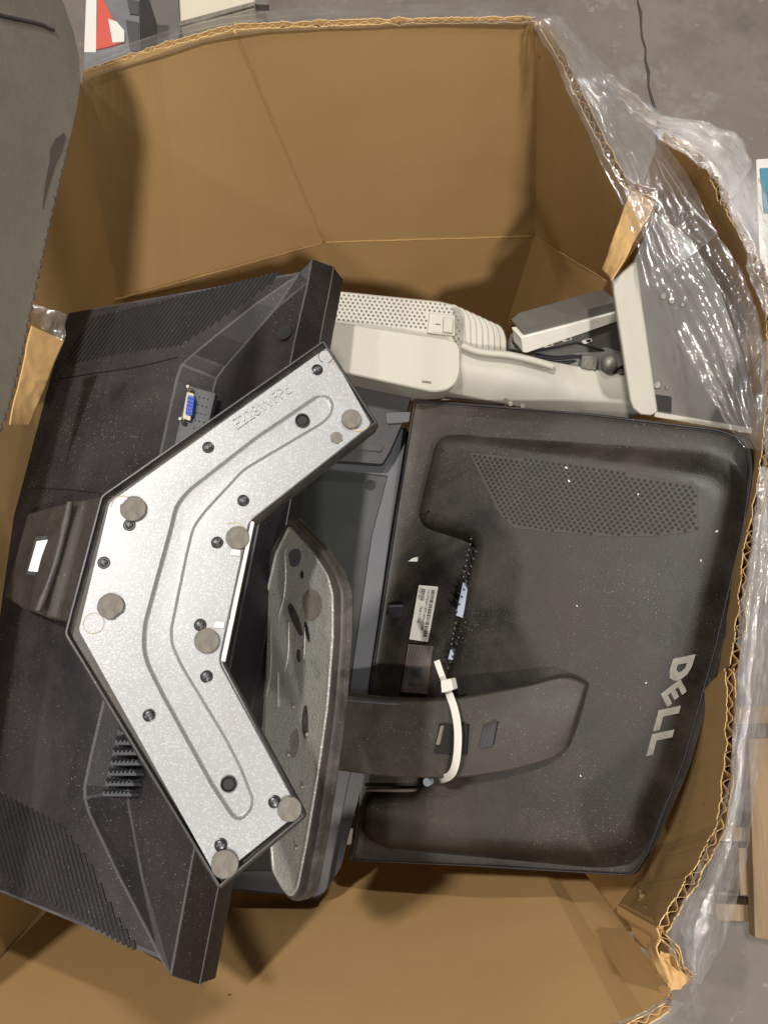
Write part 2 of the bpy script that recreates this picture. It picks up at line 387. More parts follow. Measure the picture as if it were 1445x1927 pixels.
# upright flaps on the far side (rim -> crease)
corr('flap', [P(158, 135, RZ), P(300, 92, RZ), P(440, 56, RZ)], [P(100, 596, .72), P(350, 527, .64), P(610, 456, .57)], side=1)
corr('flap', [P(440, 56, RZ), P(700, 46, RZ), P(1008, 42, RZ)], [P(610, 456, .57), P(800, 449, .57), P(1005, 444, .57)], side=1)
corr('flap', [P(1008, 42, RZ), P(1050, 110, RZ), P(1108, 235, RZ), P(1165, 345, RZ), P(1185, 358, RZ + .002), P(1230, 372, RZ + .006)],
     [P(1005, 444, .57), P(1035, 462, .575), P(1080, 492, .59), P(1140, 528, .62), P(1158, 522, .66), P(1222, 425, .80)], side=1)
for pts in ([P(441, 57, RZ), P(610, 456, .57)], [P(1008, 43, RZ), P(1005, 444, .57)], [P(100, 596, .72), P(610, 456, .57)], [P(610, 456, .57), P(1005, 444, .57)], [P(1005, 444, .57), P(1140, 528, .62)]):
    bm = bmesh.new(); pp_ = resample(pts, .006); pp_ = [v + Vector((random.uniform(-1, 1), random.uniform(-1, 1), random.uniform(-1, 1))) * .0003 for v in pp_]
    tube(bm, pp_, .0009, 6); obj('crease', bm, M['card'], box, smooth=3.2)
# lower walls behind the contents
corr('wall', [P(100, 597, .718), P(350, 528, .638), P(610, 457, .569), P(800, 450, .569), P(1005, 445, .569), P(1035, 463, .574), P(1080, 493, .589), P(1140, 530, .618)],
     [Vector((P(*q).x * 1.0, P(*q).y + .004, .17)) for q in [(100, 597, .718), (350, 528, .638), (610, 457, .569), (800, 450, .569), (1005, 445, .569), (1035, 463, .574), (1080, 493, .589), (1140, 530, .618)]], side=1)
# right wall, bulging outwards, with its ragged rim
rim = [(1240, 262, .868), (1290, 288, .872), (1325, 322, RZ), (1365, 392, RZ), (1405, 470, RZ), (1437, 560, RZ), (1447, 700, RZ), (1432, 850, RZ), (1415, 950, RZ), (1398, 1050, RZ), (1386, 1150, RZ), (1372, 1250, RZ)]
rt = [P(*q) for q in rim]; rt[1:-1] = [v + Vector((.0012 * math.sin(i * 2.1), .0012 * math.cos(i * 1.7), 0)) for i, v in enumerate(rt[1:-1])]
def lean(v, z, d): 
    c = Vector((.02, .16)); e = Vector((v.x, v.y)) - c; e.normalize(); return Vector((v.x + e.x * d, v.y + e.y * d, z))
corr('wall', rt, [lean(v, .62, .075) for v in rt], side=1, jit=.0015)
rim2 = [(1362, 1258, .868), (1366, 1300, .866), (1364, 1400, .866), (1357, 1480, .866), (1348, 1552, .868), (1330, 1584, .868), (1300, 1640, .866), (1262, 1700, .866), (1236, 1745, .866)]
rt2 = [P(*q) for q in rim2]
corr('wall', rt2, [lean(v, .62, .06) for v in rt2], side=1, jit=.0015)
rim3 = [(1236, 1747, .864), (1240, 1765, .862), (1268, 1790, .86), (1276, 1826, .86), (1300, 1846, .858)]
rt3 = [P(*q) for q in rim3]
corr('torn_flap', rt3, [v + Vector((.0, -.005, -.09)) for v in rt3], thick=.0042, side=1, jit=.002)
rim4 = [(1262, 1862, .850), (1252, 1885, .862), (1215, 1908, .866), (1175, 1930, .868), (1000, 1990, .87), (700, 2040, .87), (300, 2060, .87), (-200, 2010, .87)]
rt4 = [P(*q) for q in rim4]
nb = []
for v in rt4: nb.append(Vector((v.x, v.y + .068 if v.x < .15 else v.y + .05, .52)))
corr('wall', rt4, nb, side=1)
corr('wall', [Vector(v) for v in nb], [Vector((v.x, v.y - .03, .17)) for v in nb], side=1)
# left wall
rl = [P(-200, 2005, RZ), P(-180, 1500, RZ), P(-100, 900, RZ), P(24, 470, RZ), P(150, 150, RZ)]
corr('wall', rl, [Vector((v.x, v.y, .17)) for v in rl], side=1)
rw = [lean(v, .62, .075) for v in rt] + [lean(v, .62, .06) for v in rt2]
corr('wall', rw, [Vector((v.x, v.y, .17)) for v in rw], side=1)
bm = bmesh.new(); bmesh.ops.create_cube(bm, size=1, matrix=Matrix.Translation((.02, .19, .165)) @ Matrix.Diagonal((.56, .66, .012, 1)))
obj('box_bottom', bm, M['card'], box)
# crumpled liner pieces
def crumple(name, quad, nu, nv, amp, m, parent, seed=0, freq=30, thick=.0008, label=None, fn=None):
    """quad: four 3-D corners a,b,c,d (a-b top edge, d-c bottom edge)"""
    bm = bmesh.new(); a, b, c, d = quad; nn = (b - a).cross(d - a).normalized(); g = []
    for j in range(nv + 1):
        r = []
        for i in range(nu + 1):
            u, v = i / nu, j / nv; p = a.lerp(b, u).lerp(d.lerp(c, u), v)
            k = noise.noise(p * freq + Vector((seed, 0, 0))) + .5 * noise.noise(p * freq * 2.3 + Vector((0, seed, 0)))
            p = p + nn * amp * (k + .35 * abs(noise.noise(p * freq * 4))) + (b - a).normalized() * amp * .4 * noise.noise(p * freq * 1.4 + Vector((3, 1, seed)))
            r.append(bm.verts.new(p))
        g.append(r)
    for j in range(nv):
        for i in range(nu): bm.faces.new((g[j][i], g[j][i + 1], g[j + 1][i + 1], g[j + 1][i]))
    o = obj(name, bm, m, parent, smooth=math.radians(22))
    if thick: s = o.modifiers.new('solid', 'SOLIDIFY'); s.thickness = thick
    return o
crumple('crumpled_liner', [P(62, 612, .85), P(122, 640, .83), P(58, 800, .83), P(18, 800, .85)], 22, 50, .0028, M['card'], box, 4, 22)
crumple('torn_flap', [P(1186, 358, .876), P(1234, 380, .876), P(1150, 529, .862), P(1132, 508, .84)], 20, 34, .004, M['card'], box, 2, 45)
crumple('torn_flap', [P(1242, 1790, .853), P(1270, 1800, .85), P(1308, 1850, .84), P(1262, 1868, .85)], 18, 22, .008, M['card'], box, 8, 60)
crumple('torn_flap', [P(1203, 1668, .70), P(1232, 1745, .862), P(1252, 1850, .862), P(1222, 1830, .80)], 18, 40, .006, M['card'], box, 12, 40)

# ================================================================== LEFT MONITOR
A = Pl((620, 500, .86), (370, 1855, .86), (130, 590, .765))
mon = thing('computer_monitor', A.pt(350, 1150, -.03), 'black monitor lying face down at left, silver V-shaped stand on its back', 'monitor')
def A_(px, py, h=0): return A.at(px, py, h)
bm = bmesh.new()
DR = -.022
back = {}
line1 = [(566, 514), (480, 572), (410, 628), (362, 668), (342, 686), (333, 712), (318, 780), (303, 850), (250, 1080), (198, 1310), (172, 1420), (160, 1478), (160, 1502), (168, 1530), (225, 1650), (302, 1800)]
line2 = [(566, 514), (520, 580), (462, 648), (424, 690), (408, 712), (402, 735), (396, 790), (380, 870), (325, 1100), (278, 1310), (257, 1400), (246, 1460), (241, 1488), (243, 1515), (268, 1650), (302, 1800)]
ridge = [(588, 486), (580, 530), (566, 590), (555, 640), (549, 670), (545, 690), (537, 730), (525, 800), (482, 1010), (440, 1220), (412, 1365), (398, 1435), (392, 1465), (385, 1500), (358, 1640), (322, 1838)]
edge = [(627, 500), (619, 545), (608, 600), (599, 650), (594, 678), (590, 700), (583, 738), (571, 805), (533, 1010), (493, 1220), (466, 1365), (453, 1435), (447, 1465), (441, 1500), (415, 1640), (374, 1855)]
left = [(130, 588), (110, 640), (80, 740), (62, 800), (50, 850), (40, 890), (20, 950), (0, 1000), (-60, 1150), (-100, 1300), (-120, 1380), (-130, 1430), (-140, 1460), (-145, 1490), (-155, 1560), (-160, 1612)]
top1 = [(130, 588)] ; 
V1 = [bm.verts.new(A_(p[0], p[1], 0)) for p in line1]
V2 = []
for i, p in enumerate(line2):
    if i in (0, len(line2) - 1): V2.append(V1[i]); continue
    tip = line2[0] if i < 8 else line2[-1]; rf = line2[3] if i < 8 else line2[12]; h = DR * min(1, math.dist(p, tip) / math.dist(rf, tip)); V2.append(bm.verts.new(A_(p[0], p[1], h)))
VR = [bm.verts.new(A_(p[0], p[1], .0)) for p in ridge]
VE = [bm.verts.new(A_(p[0], p[1], -.028)) for p in edge]
VL = [bm.verts.new(A_(p[0], p[1], 0)) for p in left]
def strip(a, b):
    for i in range(len(a) - 1):
        vs = []
        for v in (a[i], a[i + 1], b[i + 1], b[i]):
            if v not in vs: vs.append(v)
        if len(vs) >= 3: bm.faces.new(vs)
strip(VL, V1); strip(V1, V2); strip(V2, VR); strip(VR, VE)
bot = [bm.verts.new(v.co - A.n * .02) for v in VE]; strip(VE, bot)
VLb = [bm.verts.new(v.co - A.n * .048 - A.u * 0) for v in VL]; strip(VLb, VL); strip(bot, VLb)
# end walls
bm.faces.new([VL[0], V1[0], VR[0], VE[0], bot[0], VLb[0]]); bm.faces.new([VL[-1], VLb[-1], bot[-1], VE[-1], VR[-1], V1[-1]])
body = obj('monitor_body', bm, [M['black'], M['wear']], mon, bevel=.0022, seg=3)
body.modifiers['bevel'].angle_limit = math.radians(10); body.modifiers['bevel'].material = 1; body.modifiers['bevel'].width = .0011
# screen on the underside, bezel seam line
bm = bmesh.new()
e = [v for v in [A_(p[0], p[1], -.0285) for p in edge]]
slab(bm, [p + A.v * 0 + (p - CAM).normalized() * -.0003 for p in e], [p - A.n * .0012 for p in e], A.u.cross(A.n) * 0 + Vector((.0008, 0, 0)))
obj('bezel_seam', bm, M['rim'], mon)
# slanted vent ribs, top zone
def inside(p, poly):
    c = False; n = len(poly)
    for i in range(n):
        x1, y1 = poly[i]; x2, y2 = poly[(i + 1) % n]
        if (y1 > p[1]) != (y2 > p[1]) and p[0] < (x2 - x1) * (p[1] - y1) / (y2 - y1) + x1: c = not c
    return c
def clipline(p, d, poly):
    ts = []; n = len(poly)
    for i in range(n):
        x1, y1 = poly[i]; x2, y2 = poly[(i + 1) % n]; ex, ey = x2 - x1, y2 - y1
        den = d[0] * ey - d[1] * ex
        if abs(den) < 1e-9: continue
        t = ((x1 - p[0]) * ey - (y1 - p[1]) * ex) / den; s = ((x1 - p[0]) * d[1] - (y1 - p[1]) * d[0]) / den
        if 0 <= s <= 1: ts.append(t)
    return (min(ts), max(ts)) if len(ts) >= 2 else None
def ribs(poly, start, step, d, n, w, hh=.0004):
    bmr = bmesh.new(); bms = bmesh.new()
    for k in range(n):
        p = (start[0] + step[0] * k, start[1] + step[1] * k); r = clipline(p, d, poly)
        if not r or r[1] - r[0] < 14: continue
        a = A.uv(p[0] + d[0] * r[0], p[1] + d[1] * r[0]); b = A.uv(p[0] + d[0] * r[1], p[1] + d[1] * r[1])
        e = (b - a).normalized(); f = Vector((-e.y, e.x))
        for bmx, o, ww, h0, h1 in ((bms, 0, w * .26, .0002, .0006), (bmr, w * .55, w * .42, -.0005, hh)):
            ca, cb = a + f * o, b + f * o
            q = [ca + f * ww, ca - f * ww, cb - f * ww, cb + f * ww]
            ringstack(bmx, A, [(ccw(q), h0), (inset(ccw(q), ww * .45 if bmx is bmr else 0), h1)], cap0=False)
    return bmr, bms
dd = (70, -95); l = math.hypot(*dd); dd = (dd[0] / l, dd[1] / l)
zone1 = [(150, 603), (300, 568), (528, 512), (530, 520), (470, 563), (405, 609), (340, 650), (230, 665), (122, 688), (134, 650)]
r_, s_ = ribs(zone1, (110, 690), (9.3, -2.2), dd, 52, .0030)
obj('vent_slot', s_, M['hole'], mon); obj('vent_rib', r_, M['black'], mon)
dd = (.25, .97)
zone2 = [(-60, 1478), (0, 1492), (70, 1530), (120, 1560), (165, 1620), (215, 1720), (262, 1792), (235, 1780), (150, 1730), (0, 1650), (-60, 1620)]
r_, s_ = ribs(zone2, (-60, 1560), (9.6, 4.4), dd, 40, .0028, .0009)
obj('vent_slot', s_, M['hole'], mon); obj('vent_rib', r_, M['black'], mon)
# seam across the back and round dimples
bm = bmesh.new()
pts = [A_(*p, .0004) for p in [(114, 712), (190, 700), (260, 690), (318, 676), (334, 672)]]; tube(bm, smoothline(pts, 1), .0006, 6); obj('panel_seam', bm, M['hole'], mon); bm = bmesh.new()
pts = [A_(*p, .0004) for p in [(60, 918), (130, 921), (190, 928)]]; tube(bm, pts, .0005, 6)
obj('panel_seam', bm, M['hole'], mon)
for q in [(92, 1640, .0075), (242, 866, .004), (535, 625, .006)]:
    bm = disc(A, A.uv(q[0], q[1]), q[2], -.001, .0004 if q[0] < 500 else -.0002, 24); obj('screw_cover', bm, M['hole'], mon)
# port recess with the blue video socket
W1 = [A_(p[0], p[1], h) for p, h in (((355, 726), -.004), ((405, 740), -.010), ((390, 800), -.010), ((375, 850), -.010), ((330, 828), -.004))]
up = (A.n + Vector((.25, 0, 0))).normalized()
class PW(Pl):
    def __init__(s, o, e1, e2):
        s.o = o; s.n = e1.cross(e2).normalized(); s.n = s.n if s.n.z > 0 else -s.n; s.u = e1.normalized(); s.v = s.n.cross(s.u)
pw = PW(W1[0], W1[4] - W1[0], W1[1] - W1[0]); pw.o = pw.o + pw.n * .0025
panel = obj('port_panel', prism(pw, [(356, 727), (406, 741), (392, 800), (380, 846), (328, 842)], -.006, .0004), M['bezel'], mon)
vga = obj('video_socket', prism(pw, [(356, 742), (369, 745), (362, 796), (348, 791)], 0, .0045, .0012, 3), M['brass'], mon)
obj('socket_face', prism(pw, [(359, 749), (371, 752), (366, 788), (354, 785)], .001, .0058, .0012, 3), M['blue'], vga)
bm = bmesh.new()
for i in range(3):
    for j in range(5): disc(pw, pw.uv(360.5 + i * 3.6 - j * 1.1, 755 + j * 6.6 + i), .0005, .0057, .0061, 6, bm)
obj('pin_hole', bm, M['hole'], vga)
for q in [(362, 737), (366, 741)][:1] + [(348, 797)]:
    bm = disc(pw, pw.uv(*q), .0020, 0, .0065, 6, ch=.0004); disc(pw, pw.uv(*q), .0013, .006, .010, 12, bm); obj('screw', bm, M['brass'], mon)
bm = bmesh.new()
for i in range(3):
    for j in range(5): disc(pw, pw.uv(376 + i * 8 - j * 2.6, 748 + j * 14.5 + i * 2), .0006, .0002, .0008, 8, bm)
obj('vent_hole', bm, M['hole'], mon)
# comb shaped grille in the lower recess
bm = bmesh.new()
for k in range(7):
    y = 1374 + k * 19.4; x0 = 222 - k * 4.7; h = -.007
    n = 7
    L = 54; a = [(x0, y + 4), (x0 + L, y + 4), (x0 + L, y + 9), (x0, y + 9)]
    pts = [(x0, y + 8)] + sum([[(x0 + L * i / n, y + 1), (x0 + L * (i + .45) / n, y - 2), (x0 + L * (i + .5) / n, y + 3), (x0 + L * (i + .98) / n, y + 3)] for i in range(n)], []) + [(x0 + L, y + 8)]
    q = [A.uv(*p) for p in pts]
    hh = -.0075
    q = [Vector(((A_(p[0], p[1], hh) - A.o).dot(A.u), (A_(p[0], p[1], hh) - A.o).dot(A.v))) for p in pts]
    ringstack(bm, A, [(ccw(q), -.016), (ccw(q), hh)])
obj('grille', bm, M['bezel'], mon)
# ---- neck of the stand
NK = Pl((60, 960, .865), (10, 1120, .865), (190, 940, .93))
bm = bmesh.new()
prof = [(0, .0), (.22, .006), (.36, .014), (.5, .016), (.62, .013), (1.08, .026)]
ta = [(52, 966), (100, 952), (128, 945), (152, 940), (166, 938), (215, 930)]; tb = [(8, 1122), (42, 1145), (64, 1152), (90, 1163), (110, 1166), (150, 1176)]
up_, dn_ = [], []
for (t, h), a, b in zip(prof, ta, tb):
    for k in range(7):
        f = k / 6; px = a[0] + (b[0] - a[0]) * f; py = a[1] + (b[1] - a[1]) * f
        bow = .004 * (1 - (2 * f - 1) ** 2)
        up_.append(bm.verts.new(A.at(px, py, .010 + h + bow)))
for i in range(5):
    for k in range(6): bm.faces.new((up_[i * 7 + k], up_[i * 7 + k + 1], up_[(i + 1) * 7 + k + 1], up_[(i + 1) * 7 + k]))
r = bmesh.ops.extrude_face_region(bm, geom=list(bm.faces)); bmesh.ops.translate(bm, verts=[v for v in r['geom'] if isinstance(v, bmesh.types.BMVert)], vec=-A.n * .02)
neck = obj('stand_neck', bm, M['arm'], mon, smooth=math.radians(30), bevel=.002)
def nk(px, py, h): return A.at(px, py, h)
bm = bmesh.new(); q = [(72, 1014), (99, 1011), (84, 1084), (56, 1078)]
NQ = PW(A.at(*q[0], .0175), A.at(*q[3], .0178) - A.at(*q[0], .0175), A.at(*q[1], .0205) - A.at(*q[0], .0175))
obj('cutout_frame', prism(NQ, [(71, 1011), (101, 1009), (86, 1087), (54, 1081)], .001, .0018, .0005), M['bezel'], neck)
obj('bright_cutout', prism(NQ, [(75, 1020), (98, 1017), (83, 1078), (59, 1076)], .0005, .0024, .0004), M['bright'], neck)  # white patch painted for the bright floor seen through a hole
for pp in ([(100, 955), (128, 946), (122, 1000), (100, 1085), (64, 1150), (52, 1146), (82, 1085), (100, 1010)],):
    pts = [A.at(x, y, .033) for x, y in [(133, 945), (124, 985), (112, 1040), (96, 1090), (72, 1150)]]
    bm = bmesh.new(); tube(bm, smoothline(pts), .0028, 8); obj('neck_ridge', bm, M['rim'], neck, smooth=3.2)
# ---- V shaped base
Bp = Pl((612, 640, .982), (412, 1670, .975), (130, 1190, .987))
outer = [(612, 640), (712, 796), (476, 985), (421, 1246), (576, 1535), (412, 1671), (128, 1190), (193, 938)]
outer = [(610, 634), (716, 797), (476, 986), (421, 1244), (580, 1537), (411, 1680), (116, 1194), (186, 930)]
metal = [(617, 653), (698, 799), (471, 979), (417, 1246), (565, 1527), (409, 1652), (149, 1186), (207, 946)]
def corners(poly, pts, rr): return rr
o2 = rnd(Bp.poly(outer), .0028, 4); m2 = rnd(Bp.poly(metal), .0022, 4)
bm = bmesh.new()
ring = [(inset(o2, .004), -.016), (inset(o2, .0005), -.013), (o2, -.006), (o2, -.004), (inset(o2, .0012), -.0018), (inset(o2, .0022), -.0018), (inset(o2, .0030), -.0040)]
ringstack(bm, Bp, ring)
# the lip around the plate
base = obj('stand_base', bm, M['rim'], mon, smooth=math.radians(30))
bm = bmesh.new()
lip_o = [p for p in inset(o2, .0016)]; lip_i = inset(o2, .0034)
a = [bm.verts.new(Bp.w(p, -.0012)) for p in lip_o]; b = [bm.verts.new(Bp.w(p, .0006)) for p in inset(o2, .0018)]; c = [bm.verts.new(Bp.w(p, .0006)) for p in inset(o2, .0026)]; d = [bm.verts.new(Bp.w(p, -.0012)) for p in inset(o2, .0028)]
bridge(bm, a, b); bridge(bm, b, c); bridge(bm, c, d)
obj('rim_lip', bm, M['black_clean'], base, smooth=math.radians(30))
chan = [(598, 740), (622, 743), (631, 760), (627, 780), (611, 797), (461, 886), (390, 963), (368, 992), (355, 1045), (326, 1187), (328, 1213), (346, 1252), (425, 1382), (454, 1437), (480, 1502), (477, 1525), (458, 1546), (440, 1545), (425, 1525), (395, 1479), (304, 1313), (274, 1253), (266, 1220), (268, 1175), (316, 1000), (328, 950), (352, 920), (480, 820)]
cq = rnd(Bp.poly(chan), .004, 3)
bm = bmesh.new()
o_ = [bm.verts.new(Bp.w(p, 0)) for p in m2]; ob = [bm.verts.new(Bp.w(p, -.0025)) for p in inset(m2, -.0006)]
c0 = [bm.verts.new(Bp.w(p, 0)) for p in cq]; c1 = [bm.verts.new(Bp.w(p, -.0004)) for p in inset(cq, .0006)]; c2 = [bm.verts.new(Bp.w(p, -.0016)) for p in inset(cq, .0017)]; c3 = [bm.verts.new(Bp.w(p, -.0018)) for p in inset(cq, .0025)]
bridge(bm, o_, ob); fill(bm, [o_, c0]); bridge(bm, c0, c1); bridge(bm, c1, c2); bridge(bm, c2, c3); fill(bm, [c3])
plate = obj('metal_plate', bm, M['plate'], base, smooth=math.radians(60), wn=True)
for i, (x, y) in enumerate([(597, 696), (392, 842), (458, 942), (409, 1021), (196, 1059), (244, 988), (377, 1176), (389, 1273), (281, 1346), (517, 1509), (416, 1590)]):
    q = Bp.uv(x, y); bm = bmesh.new(); r0 = .0030 if i in (2, 3, 4, 5, 6) or True else .0025
    n = 20; c = [Vector((q[0] + math.cos(2 * PI * k / n), q[1] + math.sin(2 * PI * k / n))) for k in range(n)]
    def rg(r): return [q + (p - q) * r for p in c]
    ringstack(bm, Bp, [(rg(.0033), .0000), (rg(.0032), .0005), (rg(.0028), .0006), (rg(.0026), .0002), (rg(.0023), .0002), (rg(.0021), .0008), (rg(.0010), .0011)], cap0=False)
    an = random.uniform(0, 3)
    o = obj('screw', bm, M['screw'], base, smooth=math.radians(35))
    bm = bmesh.new()
    for t in (an, an + PI / 2):
        e = Vector((math.cos(t), math.sin(t))); f = Vector((-e.y, e.x))
        ringstack(bm, Bp, [(ccw([q + e * .0014 + f * .0003, q - e * .0014 + f * .0003, q - e * .0014 - f * .0003, q + e * .0014 - f * .0003]), hh + (.00005 if t == an else 0)) for hh in (.0010, .0013)])
    # bright worn cross
    obj('screw_slot', bm, M['bezel'], base)
for (x, y) in [(569, 790), (430, 1476)]:
    q = Bp.uv(x, y); n = 24; c = [Vector((math.cos(2 * PI * k / n), math.sin(2 * PI * k / n))) for k in range(n)]
    def rg(r): return [q + p * r for p in c]
    bm = bmesh.new(); ringstack(bm, Bp, [(rg(.0042), -.0018), (rg(.0040), -.0004), (rg(.0034), -.0004), (rg(.0028), -.0013)], cap0=False, cap1=True)
    obj('bolt_hole', bm, M['screw'], base, smooth=math.radians(30))
    obj('hole_bottom', disc(Bp, q, .0027, -.0014, -.0010, 20), M['hole'], base)
def pad(x, y, r, bumps=(), h=.0018, bite=None):
    q = Bp.uv(x, y); n = 40; c = []
    for k in range(n):
        t = 2 * PI * k / n; rr = r * (1 + .025 * noise.noise(Vector((math.cos(t) * 2, math.sin(t) * 2, x))))
        if bite is not None:
            dl = math.atan2(math.sin(t - bite), math.cos(t - bite))
            if abs(dl) < .35: rr *= .88
        c.append(Vector((math.cos(t), math.sin(t))) * rr)
    bm = bmesh.new(); ringstack(bm, Bp, [([q + p for p in c], 0), ([q + p for p in c], h), ([q + p * .94 for p in c], h + .0003)], cap0=False)
    return obj('rubber_foot', bm, M['rubber'], base, smooth=math.radians(35))
pad(661, 790, .0055); pad(252, 958, .0068, bite=4.2); pad(448, 1013, .0062); pad(390, 1206, .0064); pad(210, 1141, .0067, bite=.9); pad(545, 1522, .0060); pad(424, 1625, .0066)
q = Bp.uv(633, 824); c = [Vector((math.cos(t * PI / 9), math.sin(t * PI / 9))) * .0034 * (1 + .3 * noise.noise(Vector((t * .9, 0, 0)))) for t in range(18)]
bm = bmesh.new(); ringstack(bm, Bp, [([q + p for p in c], 0), ([q + p for p in c], .0006)], cap0=False); obj('pad_remnant', bm, M['rubber'], base)
def ringline(x, y, r, m, w=.0002, a0=0, a1=2 * PI):
    q = Bp.uv(x, y); bm = bmesh.new(); pts = [Bp.w(q + Vector((math.cos(a0 + (a1 - a0) * k / 30), math.sin(a0 + (a1 - a0) * k / 30))) * r * (1 + .03 * noise.noise(Vector((k * .4, x, 0)))), .0002) for k in range(31)]
    tube(bm, pts, w, 5); return obj('glue_ring', bm, m, base)
ringline(177, 1173, .0052, M['glue']); ringline(613, 671, .0040, M['faded'], .00018, .5, 6.0); ringline(230, 952, .0055, M['glue'], .0003, .5, 5); ringline(440, 1004, .0060, M['glue'], .0003, 1, 4); ringline(676, 795, .0052, M['glue'], .0004, -1.5, 1.2)
# hinge slot on the inner edge, with two tabs
bm = prism(Bp, [(473, 981), (479, 983), (424, 1246), (417, 1243)], -.003, .0009, .0006); obj('hinge_strip', bm, M['whitemetal'], base)
for (x, y) in [(445, 1040), (415, 1176)]:
    obj('tab', prism(Bp, [(x - 9, y - 7), (x + 9, y - 5), (x + 7, y + 7), (x - 11, y + 5)], 0, .0011, .0006, ch=.0003), M['whitemetal'], base)
bm = bmesh.new(); pts = [Bp.pt(x, y, .0001) for x, y in [(458, 1046), (453, 1058), (432, 1160), (434, 1166)]]; tube(bm, pts, .0003, 5); obj('plate_step', bm, M['screw'], base)
obj('embossed_writing', text_bm('E228WFPc', Bp, (447, 808), (550, 738), .00, .0092, .0007), M['plate'], base)

# ================================================================== RIGHT MONITOR
R = Pl((778, 748, .725), (1412, 830, .84), (655, 1615, .62))
rm = thing('computer_monitor', R.pt(1000, 1200, -.02), 'black monitor at right with perforated vent, silver logo and curved stand arm', 'monitor')
out = [(778, 750), (1100, 775), (1360, 806), (1412, 830), (1420, 885), (1402, 1000), (1352, 1215), (1292, 1430), (1222, 1610), (1195, 1652), (900, 1634), (655, 1622), (700, 1250), (745, 950)]
oq = rnd(R.poly(out), .008, 4)
plat = [(832, 832), (880, 832), (1335, 892), (1378, 935), (1315, 1200), (1250, 1430), (1185, 1580), (1130, 1597), (720, 1582), (694, 1560), (700, 1503), (797, 1496), (822, 1440), (850, 1290), (905, 1022), (885, 1006), (797, 978)]
pq = rnd(R.poly(plat), .009, 4)
bm = bmesh.new()
O = [[bm.verts.new(R.w(p, h)) for p in ring] for ring, h in ((oq, -.030), (oq, -.004), (inset(oq, .0012), -.0008), (inset(oq, .0035), 0), (inset(oq, .0055), -.0012), (inset(oq, .012), -.0026))]
for a, b in zip(O, O[1:]): bridge(bm, a, b)
fill(bm, [O[0]])
def soft(d, k):      # the shoulder is broad on the right and lower sides, tight elsewhere
    r = []
    for p, q in zip(inset(pq, d), inset(pq, 1e-4)):
        v = R.w(p); w_ = max(0, min(1, (v.x - .10) / .10)); w2 = max(0, min(1, (-v.y - .03) / .05)) * max(0, min(1, (v.x - .02) / .05)); w_ = max(w_, w2)
        r.append(p + (p - q) * k * w_)
    return r
PQ = [[bm.verts.new(R.w(p, h)) for p in ring] for ring, h in ((soft(-.007, 1.5), -.0022), (soft(-.0055, 1.2), -.0002), (soft(-.0035, .8), .0055), (soft(-.001, 0), .0105), (inset(pq, .003), .0132), (inset(pq, .010), .014))]
for a, b in zip(PQ, PQ[1:]): bridge(bm, a, b)
fill(bm, [O[-1], PQ[0]]); fill(bm, [PQ[-1]])
rb = obj('monitor_body', bm, M['black_r'], rm, smooth=math.radians(50), wn=True)
bm = bmesh.new(); ringp = [R.w(p, .0006) for p in inset(oq, .002)]; tube(bm, ringp + [ringp[0]], .0007, 6); obj('rim_lip', bm, M['black_clean'], rm, smooth=3.2)
HP = .014
def Rh(px, py, h): return R.at(px, py, h)
def Rq(px, py, h): v = R.at(px, py, h) - R.o; return Vector((v.dot(R.u), v.dot(R.v)))
# perforated vent
vz = [(880, 850), (1000, 862), (1180, 888), (1312, 915), (1316, 1000), (1240, 1010), (1150, 1012), (968, 996), (938, 968)]
bm = bmesh.new(); qv = rnd([Rq(x, y, HP + .0004) for x, y in vz], .003, 4); ringstack(bm, R, [(qv, HP - .001), (inset(qv, .0006), HP + .0004)], cap0=False)
obj('vent_panel', bm, M['vent'], rm)
bm = bmesh.new(); a0 = Rq(880, 850, HP); e = (Rq(1312, 912, HP) - a0).normalized(); f = Vector((-e.y, e.x)); 
if (Rq(938, 968, HP) - a0).dot(f) < 0: f = -f
qi = inset(qv, .002); pit = .0047
for j in range(0, 26):
    for i in range(-12, 64):
        q = a0 + e * (i + (j % 2) * .5) * pit + f * j * pit * .62
        if inside(q, qi):
            c = [q + Vector((math.cos(k * PI / 4), math.sin(k * PI / 4))) for k in range(8)]
            fc = bm.faces.new([bm.verts.new(R.w(q + (p - q) * .0014, HP + .0006)) for p in c])
obj('vent_hole', bm, M['hole'], rm)
# round dimple, recess floor details
obj('screw_cover', disc(R, Rq(906, 975, HP + .0003), .0062, HP - .001, HP + .0003, 24), M['hole'], rm)
# connector wall : comb of pins, two pale sockets
bm = bmesh.new()
for k in range(9): tube(bm, [Rh(886 - k * 4.6, 1026 + k * 14, .006), Rh(897 - k * 4.6, 1040 + k * 14, .013)], .0009, 6)
for k in range(7): tube(bm, [Rh(858 - k * 4, 1178 + k * 11.5, .006), Rh(868 - k * 4, 1190 + k * 11.5, .013)], .0009, 6)
obj('port_comb', bm, M['black_clean'], rm, smooth=3.2)
for k in range(13):
    bm = bmesh.new(); q = (886 - k * 2.0, 1014 + k * 10.2) if k < 8 else (857 - (k - 8) * 2.0, 1172 + (k - 8) * 10)
    bmesh.ops.create_icosphere(bm, subdivisions=1, radius=.0009, matrix=Matrix.Translation(Rh(*q, .0142))); obj('port_stud', bm, M['chrome'], rm)
def rprism(pts, h0, h1, r=0): 
    q = [Rq(x, y, h1) for x, y in pts]; q = rnd(q, r, 3) if r else ccw(q); bm = bmesh.new(); ringstack(bm, R, [(q, h0), (q, h1)]); return bm
obj('video_socket', rprism([(871, 1096), (879, 1110), (871, 1163), (858, 1158)], .002, .0125), M['portblue'], rm)
obj('video_socket', rprism([(848, 1222), (853, 1230), (851, 1242), (843, 1240)], .002, .0125), M['portblue'], rm)
